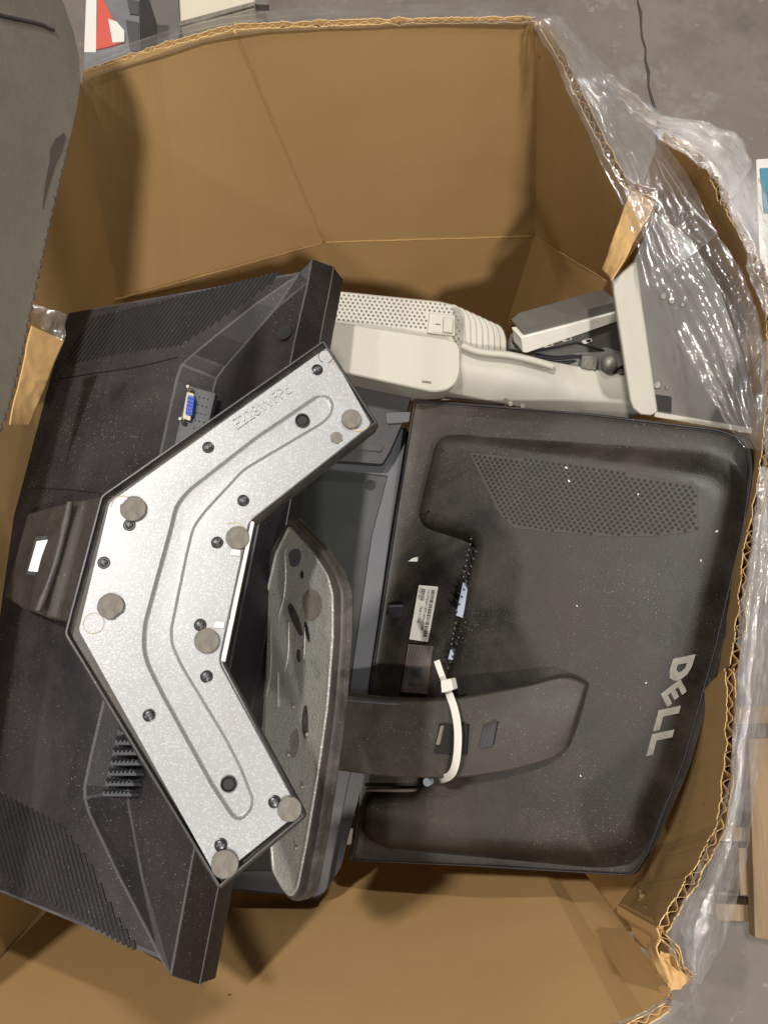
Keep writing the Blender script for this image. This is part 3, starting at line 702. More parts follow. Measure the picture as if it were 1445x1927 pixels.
# labels
lab = obj('barcode_label', rprism([(788, 1101), (823, 1104), (804, 1208), (770, 1203)], -.0012, .0004, .0006), M['label'], rm)
setp(lab, 'white barcode sticker in the port recess')
# barcode printed: bars across the label
LP = PW(Rh(788, 1101, .0004), Rh(770, 1203, .0004) - Rh(788, 1101, .0004), Rh(823, 1104, .0004) - Rh(788, 1101, .0004))
bm = bmesh.new(); x = 0
def lp(s, t): # s along 0..1 , t across 0..1
    a = Vector((788, 1101)).lerp(Vector((770, 1203)), s); b = Vector((823, 1104)).lerp(Vector((804, 1208)), s); c = a.lerp(b, t); return c
s = .06
while s < .9:
    w = random.choice([.006, .010, .014]); q = [LP.uv(*lp(s, .72)), LP.uv(*lp(s, .92)), LP.uv(*lp(s + w, .92)), LP.uv(*lp(s + w, .72))]
    ringstack(bm, LP, [(ccw(q), .0001), (ccw(q), .0002)], cap0=False)
    if s < .27:
        q = [LP.uv(*lp(s, .22)), LP.uv(*lp(s, .40)), LP.uv(*lp(s + w, .40)), LP.uv(*lp(s + w, .22))]; ringstack(bm, LP, [(ccw(q), .0001), (ccw(q), .0002)], cap0=False)
    s += w + random.choice([.006, .009, .015])
obj('barcode', bm, M['ink'], lab)
obj('printed_text', text_bm('CN-0Y8067-72872-85A-CCMM', LP, tuple(lp(.06, .52)), tuple(lp(.80, .52)), .0001, .0034, .0001), M['ink'], lab)
obj('printed_text', text_bm('REV A01', LP, tuple(lp(.05, .08)), tuple(lp(.24, .08)), .0001, .0036, .0001), M['ink'], lab)
obj('printed_text', text_bm('Made in China', LP, tuple(lp(.38, .28)), tuple(lp(.68, .28)), .0001, .0036, .0001), M['ink'], lab)
lab2 = obj('rating_label', rprism([(768, 1212), (815, 1216), (803, 1306), (754, 1302)], -.0012, .0002), M['faded'], rm); setp(lab2, 'faded purple-grey rating sticker')
bm = bmesh.new()
for k in range(7):
    y = 1216; q = [(772 + k * 5.6, y), (774 + k * 5.6, y), (772 + k * 5.6 - 3, y + 26), (770 + k * 5.6 - 3, y + 26)]; q = [Rq(a, b, .0003) for a, b in q]
    ringstack(bm, R, [(ccw(q), .0002), (ccw(q), .0004)], cap0=False)
for q in ([(762, 1252), (766, 1252), (760, 1300), (755, 1300)], [(775, 1262), (783, 1258), (788, 1270), (778, 1276)], [(786, 1256), (794, 1256), (792, 1275), (784, 1275)], [(770, 1284), (796, 1287), (795, 1292), (769, 1289)]):
    q = [Rq(a, b, .0003) for a, b in q]; ringstack(bm, R, [(ccw(q), .0002), (ccw(q), .0004)], cap0=False)
obj('printed_text', bm, M['bezel'], lab2)
bm = rprism([(768, 1056), (777, 1050), (785, 1048), (784, 1057)], -.001, .0008); o = obj('paper_scrap', bm, M['label'], None); setp(o, 'tiny white scrap above the barcode sticker on the right monitor', 'paper scrap')
obj('latch', rprism([(733, 1138), (757, 1137), (752, 1162), (728, 1162)], -.001, .003, .001), M['black_clean'], rm)
obj('latch_edge', rprism([(731, 1139), (757, 1138), (757, 1142), (731, 1143)], .003, .0036), M['bezel'], rm)
# bracket edge under the arm
bm = bmesh.new(); pts = [Rh(x, y, .004) for x, y in [(690, 1486), (740, 1487), (796, 1487), (806, 1494), (806, 1538)]]; tube(bm, pts, .0016, 8); obj('bracket', bm, M['faded'], rm, smooth=3.2)
o = obj('screw', disc(R, Rq(803, 1472, .02), .0035, .005, .02, 12), M['portblue'], rm)
# logo
LG = PW(R.at(1302, 1245, HP), R.at(1222, 1415, HP) - R.at(1302, 1245, HP), R.at(1330, 1290, HP) - R.at(1302, 1245, HP))
def poly_logo(pls, h=.0018):
    bm = bmesh.new()
    for pts in pls:
        q = ccw([Rq(x, y, HP + h) for x, y in pts]); ringstack(bm, R, [(q, HP), (q, HP + h)])
    return bm
def lg(a, t, hh):   # a: along the word (0..4 letters), t: across (0 foot .. 1 head)
    k = a / 4; x = 1266 + (1217 - 1266) * k + (2 * k - k * k) * -2; y = 1240 + (1424 - 1240) * k
    return Rq(x + 42 * t, y - 9 * t, HP + hh)
def letter(outp, hole=None):
    bm = bmesh.new(); o_ = ccw([lg(a, t, .0016) for a, t in outp]); a0 = [bm.verts.new(R.w(p, HP - .004)) for p in o_]; b0 = [bm.verts.new(R.w(p, HP + .0016)) for p in o_]; bridge(bm, a0, b0)
    if hole:
        h_ = ccw([lg(a, t, .0016) for a, t in hole]); a1 = [bm.verts.new(R.w(p, HP - .004)) for p in h_]; b1 = [bm.verts.new(R.w(p, HP + .0016)) for p in h_]; bridge(bm, b1, a1); fill(bm, [b0, b1])
    else: fill(bm, [b0])
    return obj('logo_letter', bm, M['chrome'], rm)
letter([(0, 0), (0, 1), (.5, 1), (.8, .88), (.98, .62), (.98, .36), (.8, .1), (.5, 0)], [(.3, .3), (.3, .7), (.48, .7), (.62, .58), (.62, .42), (.48, .3)])
def rot(p, an=.62, c=(1.5, .5)):
    x, y = (p[0] - c[0]) * 46, (p[1] - c[1]) * 42; return (c[0] + (x * math.cos(an) - y * math.sin(an)) / 46, c[1] + (x * math.sin(an) + y * math.cos(an)) / 42)
letter([rot(q) for q in [(1.1, .05), (1.1, .95), (1.85, .95), (1.85, .74), (1.38, .74), (1.38, .61), (1.82, .61), (1.82, .40), (1.38, .40), (1.38, .27), (1.88, .27), (1.88, .05)]])
letter([(2.1, 0), (2.1, 1), (2.42, 1), (2.42, .3), (2.96, .3), (2.96, 0)])
letter([(3.08, 0), (3.08, 1), (3.40, 1), (3.40, .3), (3.98, .3), (3.98, 0)])
# dusty white flakes
for x, y in [(1318, 1055), (1348, 1000), (1092, 1460), (1215, 1285), (1085, 1140), (1070, 905), (1065, 880), (1200, 930)]:
    bm = bmesh.new(); c = Rh(x, y, HP + .0008); bmesh.ops.create_icosphere(bm, subdivisions=1, radius=random.uniform(.0004, .0008), matrix=Matrix.Translation(c) @ Matrix.Rotation(random.random() * 3, 4, 'Z') @ Matrix.Diagonal((1.8, 1, .5, 1))); obj('paint_flake', bm, M['label'], rm)
# ---- arm : a thick curved paddle
bm = bmesh.new(); ncol = 26; nrow = 9
topc = [(618, 1304), (700, 1314), (780, 1318), (860, 1314), (930, 1302), (1000, 1287), (1060, 1274), (1103, 1288)]
botc = [(612, 1447), (700, 1459), (780, 1464), (860, 1464), (930, 1456), (1000, 1440), (1040, 1426), (1066, 1408)]
def lerpl(c, t):
    x = t * (len(c) - 1); j = min(int(x), len(c) - 2); f = x - j; 
    p0 = Vector(c[max(j - 1, 0)]); p1 = Vector(c[j]); p2 = Vector(c[j + 1]); p3 = Vector(c[min(j + 2, len(c) - 1)])
    return .5 * ((2 * p1) + (p2 - p0) * f + (2 * p0 - 5 * p1 + 4 * p2 - p3) * f * f + (3 * p1 - p0 - 3 * p2 + p3) * f ** 3)
g = []
for i in range(ncol + 1):
    t = i / ncol; a = lerpl(topc, t); b = lerpl(botc, t); h = .056 - .034 * t ** 1.3; r = []
    for k in range(nrow + 1):
        f = k / nrow; p = a.lerp(b, f); r.append(bm.verts.new(R.at(p.x, p.y, h + .004 * (1 - (2 * f - 1) ** 2) - .0)))
    g.append(r)
for i in range(ncol):
    for k in range(nrow): bm.faces.new((g[i][k], g[i + 1][k], g[i + 1][k + 1], g[i][k + 1]))
r = bmesh.ops.extrude_face_region(bm, geom=list(bm.faces)); bmesh.ops.translate(bm, verts=[v for v in r['geom'] if isinstance(v, bmesh.types.BMVert)], vec=-R.n * .016 + R.v * 0)
arm = obj('stand_arm', bm, M['arm'], rm, smooth=math.radians(40), bevel=.0015)
bm = bmesh.new(); pts = [R.at(x, y, .057 - .034 * ((x - 618) / 485) ** 1.3) for x, y in [(626, 1314), (680, 1320), (740, 1325), (800, 1328), (850, 1325)]]; tube(bm, smoothline(pts), .0013, 6); obj('arm_edge', bm, M['bezel'], arm, smooth=3.2)
def ahx(x):
    j = 0
    while j < len(topc) - 2 and x > topc[j + 1][0]: j += 1
    t = (j + (x - topc[j][0]) / (topc[j + 1][0] - topc[j][0])) / (len(topc) - 1); return .056 - .034 * t ** 1.3 + .0042
def armprism(pts, dh0, dh1, r=.0012):
    q = []
    x = sum(p[0] for p in pts) / len(pts); h = ahx(x - 25)
    q = [Rq(a, b, h + dh1) for a, b in pts]; q = rnd(q, r, 3); bm = bmesh.new(); ringstack(bm, R, [(q, h + dh0), (q, h + dh1)]); return bm
obj('cutout', armprism([(826, 1362), (880, 1364), (876, 1421), (815, 1418)], -.004, .0002), M['hole'], arm)
obj('cutout', armprism([(910, 1368), (935, 1358), (926, 1404), (900, 1410)], -.003, .0006), M['black_clean'], arm)
obj('catch', armprism([(829, 1365), (834, 1366), (826, 1402), (820, 1401)], -.001, .0011, .0004), M['brass'], arm)
# ---- its tilted second base
B2 = Pl((548, 985, .875), (553, 1690, .845), (632, 1200, .925))
mt = [(546, 988), (588, 1035), (618, 1082), (628, 1120), (628, 1200), (618, 1330), (600, 1460), (580, 1580), (562, 1672), (550, 1689), (536, 1676), (515, 1640), (505, 1500), (488, 1400), (480, 1270), (500, 1130), (520, 1040)]
ot = [(546, 972), (600, 1030), (632, 1080), (643, 1115), (642, 1200), (632, 1330), (615, 1460), (596, 1585), (578, 1680), (560, 1697), (544, 1694), (510, 1650), (497, 1500), (478, 1400), (470, 1270), (490, 1120), (512, 1030)]
b2o = rnd(B2.poly(ot), .004, 3); b2m = rnd(B2.poly(mt), .004, 3)
bm = bmesh.new(); ringstack(bm, B2, [(inset(b2o, .002), -.0085), (b2o, -.007), (b2o, -.0045), (inset(b2o, .0006), -.0041), (inset(b2o, .0006), -.0036), (b2o, -.0032), (b2o, -.0012), (inset(b2o, .001), 0), (inset(b2o, .0022), 0)])
base2 = obj('stand_base', bm, M['rim'], rm, smooth=math.radians(30))
bm = bmesh.new(); ringstack(bm, B2, [(b2m, -.001), (inset(b2m, .0003), .0012), (inset(b2m, .0016), .0012), (inset(b2m, .0024), .0004)], cap0=False)
obj('metal_plate', bm, M['plate2'], base2, smooth=math.radians(40))
def b2line(pts, w=.0006, m='plate2'):
    bm = bmesh.new(); tube(bm, smoothline([B2.pt(x, y, .0006) for x, y in pts], 1), w, 6); return obj('embossed_line', bm, M[m], base2, smooth=3.2)
b2line([(538, 1030), (540, 1110), (525, 1165)]); b2line([(512, 1170), (513, 1260), (503, 1310)]); b2line([(545, 1170), (545, 1235), (535, 1270)]); b2line([(576, 1180), (574, 1240)]); b2line([(525, 1265), (526, 1330)])
def b2blob(x, y, rx, ry, an, m, h=.0008, nm='worn_spot'):
    q = B2.uv(x, y); n = 18; c = []
    for k in range(n):
        t = 2 * PI * k / n; rr = 1 + .25 * noise.noise(Vector((math.cos(t), math.sin(t), x * .3)))
        px = x + (rx * math.cos(t) * math.cos(an) - ry * math.sin(t) * math.sin(an)) * rr; py = y + (rx * math.cos(t) * math.sin(an) + ry * math.sin(t) * math.cos(an)) * rr
        c.append(B2.uv(px, py))
    bm = bmesh.new(); ringstack(bm, B2, [(ccw(c), .0003), (ccw(c), h)], cap0=False); return obj(nm, bm, M[m], base2)
b2blob(557, 1050, 12, 17, .2, 'bezel', nm='rubber_foot'); b2blob(591, 1140, 17, 28, .1, 'rubber', .0014, nm='rubber_foot'); b2blob(558, 1165, 7, 34, -.35, 'rim'); b2blob(576, 1360, 6, 30, 0, 'rim'); b2blob(564, 1235, 4, 12, 0, 'rim'); b2blob(570, 1082, 3, 7, 0, 'hole'); b2blob(556, 1400, 9, 26, .1, 'rubber', nm='rubber_foot'); b2blob(580, 1190, 3, 20, -.2, 'hole')
for x, y in [(555, 1330), (581, 1382), (546, 1420), (572, 1480), (560, 1595)]:
    bm = bmesh.new(); bmesh.ops.create_icosphere(bm, subdivisions=2, radius=.0016, matrix=Matrix.Translation(B2.pt(x, y, .001))); obj('rivet', bm, M['chrome'], base2, smooth=3.2)
# ---- cable tie round the arm
tie = thing('cable_tie', R.at(845, 1400, .05), 'white nylon cable tie looped around the curved monitor arm, tail sticking up', 'cable tie')
def ribbon(pts, w, n_, thick=.0012):
    bm = bmesh.new(); A1, B1, T = [], [], []
    for i, p in enumerate(pts):
        d = (pts[min(i + 1, len(pts) - 1)] - pts[max(i - 1, 0)]).normalized(); nn = n_(i) if callable(n_) else n_; s = d.cross(nn).normalized()
        A1.append(p - s * w / 2); B1.append(p + s * w / 2); T.append(-nn * thick)
    slab(bm, A1, B1, T); return bm
def ah(x): return .0625 - .034 * (max(0, x - 618) / 485) ** 1.3
strapp = [(838, 1290, .058), (846, 1310, .064), (855, 1335, .066), (861, 1370, .066), (861, 1405, .065), (857, 1440, .061), (848, 1460, .055), (830, 1467, .045), (826, 1467, .030)]
pts = smoothline([R.at(x, y, h - .002) for x, y, h in strapp], 2)
obj('strap', ribbon(pts, .0062, R.n), M['ivory'], tie, smooth=math.radians(40), bevel=.0003)
obj('tail', ribbon([R.at(x, y, .062) for x, y in [(821, 1243), (826, 1258), (833, 1277), (838, 1288)]], .0050, R.n), M['ivory'], tie, bevel=.0003)
q = [Rq(x, y, .067) for x, y in [(829, 1281), (848, 1277), (853, 1298), (831, 1304)]]; bm = bmesh.new(); ringstack(bm, R, [(rnd(q, .0012, 3), .058), (rnd(q, .0012, 3), .067)]); obj('tie_head', bm, M['ivory'], tie, bevel=.0006)

# ================================================================== MONITOR UNDERNEATH (grey bezel, screen up)
U = Pl((768, 800, .69), (600, 1680, .65), (520, 800, .69))
um = thing('computer_monitor', U.pt(620, 1200, -.03), 'dark screen with a grey bezel facing up, wedged between the two big black monitors', 'monitor')
uo = rnd(U.poly([(480, 800), (768, 805), (735, 1010), (692, 1300), (655, 1480), (628, 1610), (616, 1676), (596, 1690), (400, 1670), (420, 1300)]), .004, 3)
bm = bmesh.new(); ui = rnd(U.poly([(500, 868), (730, 895), (700, 1010), (668, 1230), (655, 1330), (628, 1480), (590, 1640), (440, 1640), (450, 1300)]), .001, 2)
a = [bm.verts.new(U.w(p, -.04)) for p in uo]; b = [bm.verts.new(U.w(p, -.001)) for p in uo]; c = [bm.verts.new(U.w(p, 0)) for p in inset(uo, .001)]
bridge(bm, a, b); bridge(bm, b, c); fill(bm, [a]); d = [bm.verts.new(U.w(p, 0)) for p in ui]; e_ = [bm.verts.new(U.w(p, -.0022)) for p in inset(ui, .001)]
fill(bm, [c, d]); bridge(bm, d, e_)
obj('bezel', bm, M['bezel'], um, smooth=math.radians(30))
bm = bmesh.new(); ringstack(bm, U, [(ui, -.006), (ui, -.002)], cap0=False); obj('screen', bm, M['screen'], um)
obj('screw_cover', disc(U, U.uv(697, 912), .005, -.0022, -.0015, 20), M['hole'], um)
ur = rnd(U.poly([(480, 800), (792, 806), (762, 1010), (722, 1300), (680, 1480), (640, 1640), (600, 1700), (400, 1680), (420, 1300)]), .004, 3); bm = bmesh.new(); ringstack(bm, U, [(ur, -.045), (ur, -.012)]); obj('gap_shade_block', bm, M['black_clean'], um)  # dark block added to stand for the shaded gap beside the right monitor
# dark bar between this monitor and the next one
V = Pl((768, 760, .715), (500, 760, .715), (690, 900, .70))
dm = thing('computer_monitor', V.pt(660, 800, -.02), 'black monitor edge with pale trim, barely visible under the cream white device', 'monitor')
obj('monitor_body', prism(V, [(560, 690), (778, 725), (768, 775), (735, 850), (720, 875), (500, 860), (520, 780)], -.03, 0, .003, ch=.001), M['black'], dm)
obj('trim_strip', prism(V, [(726, 778), (772, 776), (769, 795), (728, 798)], 0, .003, .001), M['bezel'], dm)
obj('trim_ridge', prism(V, [(560, 822), (722, 838), (716, 850), (560, 836)], 0, .002, .001), M['black'], dm)

# ================================================================== WHITE DEVICE AT THE BACK
Wp = Pl((620, 548, .74), (955, 600, .74), (620, 640, .735))
wd = thing('white_terminal', Wp.pt(780, 640, -.08), 'cream white flat device with pinhole vents and a ribbed rounded end', 'computer')
# vent housing
bm = prism(Wp, [(560, 536), (622, 545), (830, 566), (860, 574), (875, 585), (880, 660), (560, 640)], -.10, 0, .004, ch=.002); vh = obj('vent_housing', bm, M['white'], wd, smooth=math.radians(35))
bm = bmesh.new(); a0 = Wp.uv(612, 552); e = (Wp.uv(840, 574) - a0).normalized(); f = Vector((-e.y, e.x)); f = f if (Wp.uv(620, 620) - a0).dot(f) > 0 else -f
vp = Wp.poly([(610, 549), (838, 571), (862, 590), (866, 652), (854, 652), (848, 592), (802, 590), (802, 622), (610, 604)])
for j in range(0, 14):
    for i in range(0, 46):
        q = a0 + e * (i + (j % 2) * .5) * .0044 + f * j * .0034
        if inside(q, vp): disc(Wp, q, .0011, .0001, .0004, 7, bm)
obj('vent_hole', bm, M['rubber'], vh)
# ribbed rounded end : nested arches
for k in range(8):
    bm = bmesh.new(); x = 866 + k * 11.5; y = 575 + k * 4.2
    prof = [(x - 16, y - 5), (x - 4, y), (x + 4, y + 10), (x + 9, y + 26), (x + 10, y + 72), (x + 10, 660), (x - 12, 660), (x - 18, y + 30)]
    q = rnd(Wp.poly(prof), .003, 3); z = -.0012 * k
    ringstack(bm, Wp, [(q, -.09), (q, z - .0012), (inset(q, .0012), z)]); obj('rib', bm, M['white'], vh, smooth=math.radians(35), bevel=.0005)
sw = obj('switch_frame', prism(Wp, [(808, 590), (856, 595), (856, 634), (803, 628)], 0, .0022, .001, ch=.0006), M['white'], wd)
obj('rocker', prism(Wp, [(834, 600), (852, 602), (851, 630), (833, 628)], .002, .0048, .0008, ch=.0006), M['white'], sw)
obj('rocker', prism(Wp, [(816, 598), (833, 600), (832, 628), (814, 626)], .002, .0028, .0008), M['white'], sw)
obj('switch_mark', prism(Wp, [(819, 611), (828, 612), (828, 614), (819, 613)], .0028, .003), M['ink'], sw)
# front slab with rounded end cap
Sp = Pl((615, 606, .775), (865, 650, .765), (650, 700, .765))
cap = [(560, 596), (615, 603), (840, 637), (858, 642), (866, 656), (866, 700), (858, 722), (842, 734), (815, 738), (660, 704), (560, 680)]
obj('end_cap', prism(Sp, cap, -.05, 0, .004, ch=.0012), M['white'], wd, smooth=math.radians(35))
obj('cap_seam', prism(Sp, [(794, 716), (810, 718), (812, 722), (794, 720)], 0, .0003), M['rubber'], wd)
bm = bmesh.new()   # long curved body: loft of cross sections
secs = []
for t in [i / 12 for i in range(13)]:
    x0 = 862 + (1215 - 862) * t; yt = 647 + (712 - 647) * t; yb = 738 + (812 - 738) * t
    r = []
    for k in range(9):
        f = k / 8; r.append(bm.verts.new(Sp.at(x0 - 22 * f, yt + (yb - yt) * f, -.003 - .010 * (f ** 2.2) * 2 - .004 * (1 - f) ** 4)))
    secs.append(r)
for a, b in zip(secs, secs[1:]):
    for k in range(8): bm.faces.new((a[k], a[k + 1], b[k + 1], b[k]))
r = bmesh.ops.extrude_face_region(bm, geom=list(bm.faces)); bmesh.ops.translate(bm, verts=[v for v in r['geom'] if isinstance(v, bmesh.types.BMVert)], vec=-Sp.n * .03)
obj('long_body', bm, M['white'], wd, smooth=math.radians(40), bevel=.0015)
bm = bmesh.new(); pts = [Sp.at(x, y, .0005) for x, y in [(868, 650), (900, 664), (960, 668), (1015, 682), (1040, 690)]]; tube(bm, smoothline(pts, 2), .0035, 8); obj('top_bead', bm, M['white'], wd, smooth=3.2)
for x, y in [(962, 758), (985, 762), (1064, 774), (1090, 778)]: obj('screw', disc(Sp, Sp.uv(x, y), .0022, -.02, -.004, 10), M['chrome'], wd)
obj('foot_clip', prism(Wp, [(958, 632), (978, 630), (982, 645), (980, 662), (958, 660)], -.02, .006, .002, ch=.001), M['greymetal'], wd)

# ================================================================== METAL BRACKET
G = Pl((985, 640, .775), (1165, 590, .775), (985, 665, .765))
gb = thing('metal_bracket', G.pt(1080, 640, -.03), 'white painted angled metal bracket with slots, latch and knob beside the white device', 'bracket')
obj('back_flange', prism(G, [(985, 628), (1000, 615), (1140, 575), (1165, 570), (1175, 585), (990, 634)], -.03, -.002, .0005), M['greymetal'], gb)
obj('white_flange', prism(G, [(978, 634), (990, 632), (1172, 584), (1175, 599), (990, 663), (983, 662), (981, 645)], -.02, .001, .0008, ch=.0004), M['whitemetal'], gb)
obj('web', prism(G, [(983, 663), (1175, 598), (1180, 672), (1150, 666), (1085, 646), (1050, 655), (1000, 664)], -.03, -.003, .0005), M['greymetal'], gb)
bm = bmesh.new(); tube(bm, [G.at(x, y, -.002) for x, y in [(990, 664), (1045, 654), (1085, 645), (1135, 660), (1180, 672)]], .0012, 6); obj('web_edge', bm, M['hole'], gb)
for x, y in [(1033, 652), (1068, 641), (1107, 645)]:
    q = rnd(G.poly([(x - 11, y - 1), (x + 7, y - 6), (x + 11, y - 1), (x - 7, y + 5)]), .0015, 3); bm = bmesh.new(); ringstack(bm, G, [(q, -.004), (q, -.0022)]); f = obj('slot', bm, M['whitemetal'], gb)
    q = rnd(G.poly([(x - 4, y - 3), (x + 5, y - 5), (x + 6, y - 1), (x - 1, y + 1)]), .0008, 3); bm = bmesh.new(); ringstack(bm, G, [(q, -.003), (q, -.0018)]); obj('slot_hole', bm, M['hole'], f)
for k_ in range(2):
    bm = bmesh.new(); tube(bm, smoothline([G.at(x, y + k_ * 9, -.004) for x, y in [(1000, 668), (1050, 676), (1100, 668), (1150, 690), (1190, 702)]], 2), .0016, 8); obj('cable', bm, M['black_clean'], gb, smooth=3.2)
G2 = Pl((1010, 665, .745), (1190, 690, .745), (1010, 700, .74))
obj('lower_plate', prism(G2, [(1000, 655), (1090, 640), (1190, 668), (1200, 720), (1100, 705), (1030, 690)], -.003, 0), M['greymetal'], gb)
lt = obj('latch', prism(G2, [(1092, 670), (1122, 672), (1118, 700), (1088, 696)], 0, .008, .001, ch=.0008), M['greymetal'], gb)
obj('latch_face', prism(G2, [(1096, 678), (1112, 680), (1108, 698), (1090, 694)], .008, .0095, .001), M['rubber'], lt)
bm = bmesh.new(); c = G2.pt(1142, 686, .008); bmesh.ops.create_uvsphere(bm, u_segments=16, v_segments=10, radius=.0075, matrix=Matrix.Translation(c) @ Matrix.Diagonal((1, 1.15, .9, 1))); obj('knob', bm, M['chrome'], gb, smooth=3.2)
obj('hinge_arm', prism(G2, [(1150, 672), (1178, 664), (1180, 684), (1156, 696)], .006, .014, .001, ch=.001), M['greymetal'], gb)
for x, y in [(1165, 700), (1180, 708)]: obj('screw', disc(G2, G2.uv(x, y), .003, 0, .006, 12, ch=.001), M['chrome'], gb)

# ================================================================== GREY PANEL WITH WHITE EDGE
H = Pl((1194, 495, .86), (1232, 778, .80), (1420, 812, .805))
gp = thing('computer_cover', H.pt(1280, 650, -.02), 'grey sheet metal panel with a cream folded edge leaning in the upper right corner', 'cover')
obj('panel_face', prism(H, [(1190, 497), (1232, 400), (1300, 450), (1352, 540), (1400, 680), (1430, 812), (1232, 780)], -.004, 0, .0005), M['greymetal'], gp)
obj('folded_edge', prism(H, [(1150, 528), (1196, 492), (1236, 774), (1224, 781), (1204, 779), (1190, 768), (1184, 752)], -.012, .003, [.001] * 7, ch=.001), M['white'], gp, smooth=math.radians(35), bevel=.0008)
obj('bottom_edge', prism(H, [(1232, 774), (1430, 808), (1430, 818), (1230, 783)], -.006, .002), M['white'], gp)
obj('pad', prism(H, [(1232, 742), (1262, 746), (1262, 776), (1234, 772)], 0, .002, .0006), M['hole'], gp)
for x, y, r in [(1247, 557, .0026), (1263, 566, .0026), (1283, 573, .002), (1236, 724, .003), (1253, 729, .0012)]:
    bm = disc(H, H.uv(x, y), r, 0, .0015, 14, ch=.0005); disc(H, H.uv(x, y), r * .5, .0015, .0022, 10, bm); obj('screw', bm, M['chrome'], gp, smooth=math.radians(30))

# ================================================================== DARK SHEET AT LEFT
D = Pl((155, 130, 1.06), (0, 835, 1.05), (0, 0, 1.10))
ds = thing('corrugated_sheet', D.pt(40, 300, -.01), 'scuffed dark grey corrugated sheet hanging over the left side, close to the viewer', 'corrugated sheet')
prof = [(60, -120), (95, -40), (122, 8), (140, 60), (150, 105), (153, 150), (147, 200), (133, 262), (118, 325), (100, 400), (82, 480), (64, 565), (44, 660), (20, 760), (-30, 900), (-200, 1000), (-260, 400), (-220, -120)]
q = ccw(D.poly(prof)); bm = bmesh.new(); ringstack(bm, D, [(q, -.0045), (q, -.0006), (inset(q, .0003), 0)]); obj('sheet', bm, M['dark_sheet'], ds)
bm = bmesh.new(); ep = resample([D.pt(x, y, -.0005) for x, y in [(133, 262), (118, 325), (100, 400), (82, 480), (64, 565), (44, 660), (20, 760), (-30, 900)]], .0055)
for i, p in enumerate(ep[:-1]):
    d = (ep[i + 1] - p).normalized(); s = d.cross(D.n)
    s = s if s.x > 0 else -s
    vs = [p + d * .0006 - s * .0012, p + d * .0034 + s * .0006 , p + d * .0046 + s * .0004, p + d * .0020 - s * .0010]
    a = [bm.verts.new(v + D.n * .0010) for v in vs]; b = [bm.verts.new(v - D.n * .004) for v in vs]; bm.faces.new(a); bm.faces.new(b); bridge(bm, a, b)
obj('flute_opening', bm, M['seam'], ds)
bm = bmesh.new()
for pp in ([(120, 250), (124, 258), (116, 285), (104, 310), (92, 350), (80, 393), (84, 350), (94, 300), (94, 282), (104, 262)], [(101, 366), (104, 372), (110, 364), (108, 378), (103, 384)]):
    q = ccw(D.poly(pp)); ringstack(bm, D, [(q, 0), (q, .0003)], cap0=False)
obj('scratch', bm, M['seam'], ds)
bm = bmesh.new(); pts = [D.pt(x, y, .0004) for x, y in [(-20, 22), (0, 30), (40, 38), (75, 45), (100, 57)]]; tube(bm, smoothline(pts), .0010, 6); obj('crease', bm, M['rim'], ds, smooth=3.2)

# ================================================================== FILM
def sheet(name, left, right, nu, nv, amp, m, parent=None, seed=0, foldf=9, fold=.004, sharp=3.2, hf=.001, lat=.004, fine=.00022):
    """sheet between two 3-D boundary lines, folded lengthwise"""
    Lc = smoothline(left, 2); Rc = smoothline(right, 2)
    def sm(c, t): x = t * (len(c) - 1); j = min(int(x), len(c) - 2); return c[j].lerp(c[j + 1], x - j)
    bm = bmesh.new(); g = []
    for j in range(nv + 1):
        v = j / nv; a, b = sm(Lc, v), sm(Rc, v); r = []
        for i in range(nu + 1):
            u = i / nu; p = a.lerp(b, u); w = (b - a).length
            f = noise.noise(Vector((u * foldf + .8 * noise.noise(Vector((v * 3, seed, 0))), v * 1.2, seed)))
            f = (abs(f) * 2 - .5)
            h = fold * f * min(1, w / .03) + amp * noise.noise(p * 25 + Vector((seed, 0, 0))) + hf * noise.noise(p * 110 + Vector((0, seed, 0))) + hf * .6 * noise.noise(p * 260) + fine * noise.noise(Vector((u * 38 + 2 * noise.noise(Vector((v * 2, seed, 5))), v * 2.5, seed)))
            s = lat * noise.noise(p * 22 + Vector((7, seed, 2))) + lat * .3 * noise.noise(p * 120 + Vector((1, seed, 2)))
            r.append(bm.verts.new(p + Vector((s, s * .6, h))))
        g.append(r)
    for j in range(nv):
        for i in range(nu): bm.faces.new((g[j][i], g[j][i + 1], g[j + 1][i + 1], g[j + 1][i]))
    return obj(name, bm, m, parent, smooth=sharp)
fl = thing('stretch_film', P(1250, 400, .8), 'clear crinkled plastic stretch film draped over the right rim of the box', 'plastic film')
zf = .89
sheet('film_drape', [P(995, 22, .885), P(1030, 90, .89), P(1085, 210, .89), P(1150, 340, .89), P(1200, 470, .88), P(1250, 600, .875), P(1330, 740, .875), P(1405, 840, .88)],
      [P(1045, 18, .87), P(1110, 110, .87), P(1180, 195, .88), P(1245, 260, .90), P(1330, 400, .91), P(1400, 520, .905), P(1440, 640, .895), P(1450, 850, .88)], 190, 320, .0012, M['film'], fl, 1, 9, .0038, hf=.00014, lat=.003, fine=.00013)
sheet('film_drape', [P(1010, 40, .90), P(1065, 110, .905), P(1120, 210, .90), P(1175, 330, .90), P(1215, 440, .895), P(1250, 520, .89)],
      [P(1040, 24, .875), P(1100, 90, .88), P(1168, 180, .885), P(1225, 260, .905), P(1290, 350, .915), P(1350, 440, .912)], 130, 220, .002, M['film'], fl, 41, 7, .006, hf=.0003, lat=.004, fine=.0004)
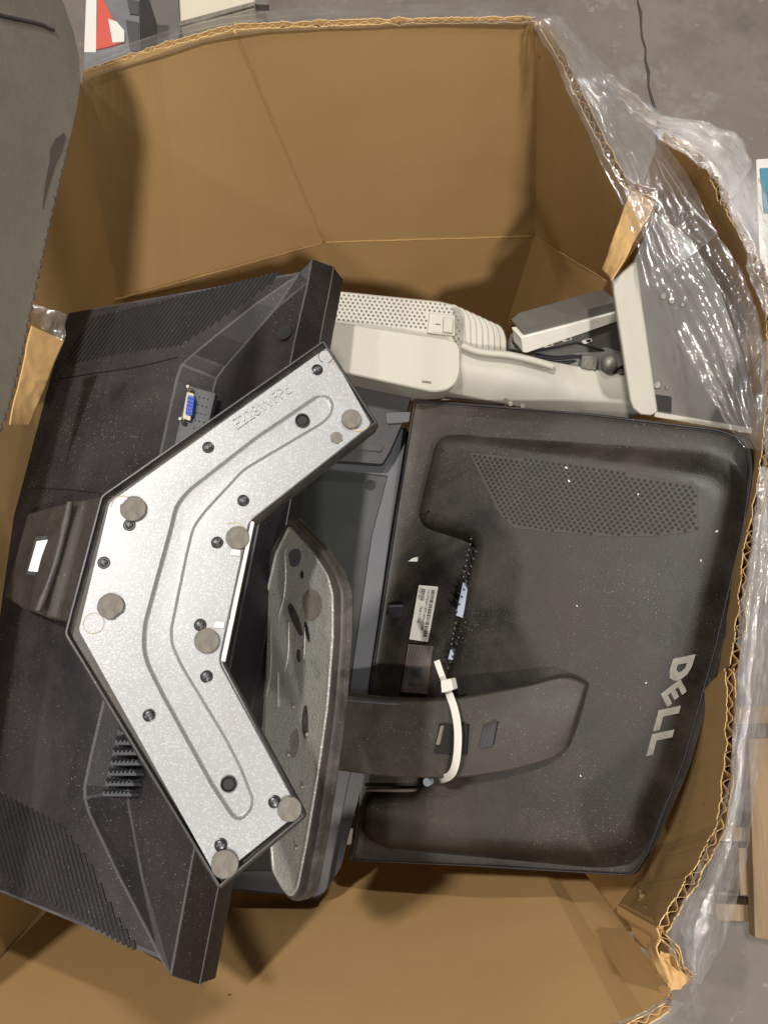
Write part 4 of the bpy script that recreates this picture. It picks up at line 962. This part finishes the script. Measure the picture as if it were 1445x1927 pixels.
sheet('film_skirt', [P(1425, 880, .885), P(1400, 1060, .885), P(1385, 1250, .882), P(1380, 1400, .88), P(1365, 1560, .88), P(1318, 1660, .878), P(1275, 1740, .874), P(1300, 1850, .865)],
      [P(1470, 880, 0.880), P(1455, 1060, 0.860), P(1440, 1250, 0.850), P(1418, 1400, 0.840), P(1388, 1560, 0.830), P(1385, 1640, 0.810), P(1350, 1760, 0.800), P(1318, 1855, 0.800)], 80, 280, .002, M['film_edge'], fl, 61, 5, .005, hf=.0008, lat=.005, fine=.0005)
sheet('film_bunch', [P(1120, 130, .872), P(1170, 205, .88), P(1215, 240, .89), P(1260, 272, .892), P(1310, 305, .892), P(1350, 350, .892), P(1390, 430, .89), P(1432, 540, .89), P(1450, 640, .885)],
      [P(1150, 140, .872), P(1205, 190, .872), P(1250, 225, .872), P(1330, 222, .872), P(1400, 250, .872), P(1418, 300, .872), P(1440, 360, .872), P(1470, 460, .872), P(1480, 640, .872)], 90, 220, .0025, M['film_edge'], fl, 5, 6, .006, hf=.0012, lat=.007, fine=.0006)
sheet('film_band', [P(160, 150, .875), P(300, 105, .873), P(440, 62, .873), P(700, 50, .873), P(1000, 44, .88)],
      [P(158, 112, .80), P(300, 60, .80), P(440, 20, .80), P(700, 8, .80), P(1010, 6, .80)], 14, 220, .001, M['film'], fl, 9, 3, .002, hf=.0002, lat=.002)
sheet('film_skirt', [P(1440, 640, .885), P(1440, 850, .878), P(1408, 1050, .878), P(1382, 1260, .878), P(1372, 1400, .876), P(1350, 1570, .876), P(1300, 1660, .874), P(1250, 1760, .872), P(1290, 1850, .86)],
      [P(1480, 640, 0.833), P(1475, 850, 0.825), P(1460, 1050, 0.819), P(1452, 1260, 0.811), P(1440, 1400, 0.808), P(1402, 1560, 0.804), P(1392, 1660, 0.797), P(1375, 1760, 0.797), P(1310, 1868, 0.797)], 60, 260, .0016, M['film_edge'], fl, 14, 5, .005, hf=.0009, lat=.006, fine=.0005)
sheet('film_hem', [P(1260, 1868, .87), P(1235, 1890, .872), P(1190, 1915, .874), P(1150, 1930, .874), P(1000, 1985, .874)],
      [P(1290, 1890, .84), P(1250, 1925, .84), P(1200, 1940, .84), P(1150, 1960, .84), P(1000, 2020, .84)], 12, 80, .003, M['film_edge'], fl, 21, 4, .003, hf=.002)
sc = crumple('film_scrap', [P(68, 572, .89), P(125, 592, .88), P(122, 642, .875), P(64, 600, .89)], 22, 18, .007, M['film_edge'], None, 33, 60, 0)
setp(sc, 'small crumpled clear film scrap at the left wall beside the slanted vents', 'plastic film')

# ================================================================== THINGS AROUND
ct = thing('printed_carton', P(210, 40, .0), 'grey carton with a red and white print standing behind the box, top left', 'carton')
pz = Pl((165, 120, .45), (262, 120, .45), (165, 0, .45))
obj('carton_body', prism(pz, [(162, -60), (262, -60), (264, 150), (158, 160)], -.45, 0), M['printgrey'], ct)
bm = prism(pz, [(186, -20), (205, 20), (222, 55), (232, 82), (205, 90), (182, 95)], 0, .002); obj('red_print', bm, M['red'], ct)
bm = prism(pz, [(206, 40), (222, 45), (236, 62), (236, 82), (214, 84)], .002, .004); prism(pz, [(166, -60), (184, -60), (182, 100), (160, 100)], 0, .002, bm=bm); obj('white_print', bm, M['palewhite'], ct)
bm = prism(pz, [(240, 0), (262, 4), (262, 30), (246, 28)], 0, .002); obj('dark_print', bm, M['ink'], ct); bm = prism(pz, [(238, 40), (262, 44), (262, 100), (246, 96)], 0, .002); obj('dark_print', bm, M['ink'], ct)
bt = thing('beige_box', P(400, 10, .0), 'beige rectangular case standing on the floor behind the box rim', 'case')
pb = Pl((340, 50, .5), (478, 15, .5), (335, 0, .5))
obj('case_body', prism(pb, [(333, -90), (480, -110), (480, 14), (340, 52)], -.5, 0, .004, ch=.002), M['beige'], bt)
obj('case_trim', prism(pb, [(339, 44), (480, 6), (480, 14), (340, 52)], 0, .003), M['rubber'], bt)
obj('handle', prism(pb, [(481, -4), (505, 0), (505, 9), (481, 8)], -.01, 0, .002), M['greymetal'], bt)
pl2 = thing('grey_cabinet', P(300, 20, 0), 'plain pinkish grey cabinet standing between the printed carton and the beige case', 'cabinet')
pp2 = Pl((265, 80, .35), (335, 50, .35), (265, 0, .35))
obj('panel_body', prism(pp2, [(262, -60), (332, -60), (340, 60), (330, 90), (262, 110)], -.35, 0, .002), M['greymetal'], pl2)
bb = thing('blue_box', P(1440, 360, 0), 'white edged box with a bright blue side at the right border', 'box')
pbb = Pl((1425, 300, .40), (1500, 300, .40), (1425, 500, .40))
obj('box_body', prism(pbb, [(1422, 300), (1600, 290), (1600, 520), (1430, 520)], -.4, 0, .002), M['palewhite'], bb)
obj('blue_print', prism(pbb, [(1428, 318), (1600, 312), (1600, 400), (1436, 402)], 0, .002), M['cyan'], bb)
pal = thing('wooden_pallet', P(1420, 1600, .0), 'pale wooden pallet lying on the concrete at the lower right', 'pallet')
pp = Pl((1400, 1400, .14), (1500, 1400, .14), (1400, 1700, .14))
for pts, h0, h1 in [([(1408, 1390), (1500, 1385), (1500, 1780), (1420, 1765)], -.02, 0), ([(1360, 1708), (1500, 1715), (1500, 1745), (1365, 1742)], -.10, -.03), ([(1366, 1560), (1500, 1565), (1500, 1590), (1370, 1588)], -.10, -.03), ([(1380, 1330), (1500, 1325), (1500, 1360), (1384, 1365)], -.10, -.03)]:
    obj('board', prism(pp, pts, h0, h1), M['wood'], pal, bevel=.002)
obj('block', prism(pp, [(1400, 1600), (1450, 1600), (1450, 1690), (1404, 1690)], -.14, -.021), M['wood'], pal)
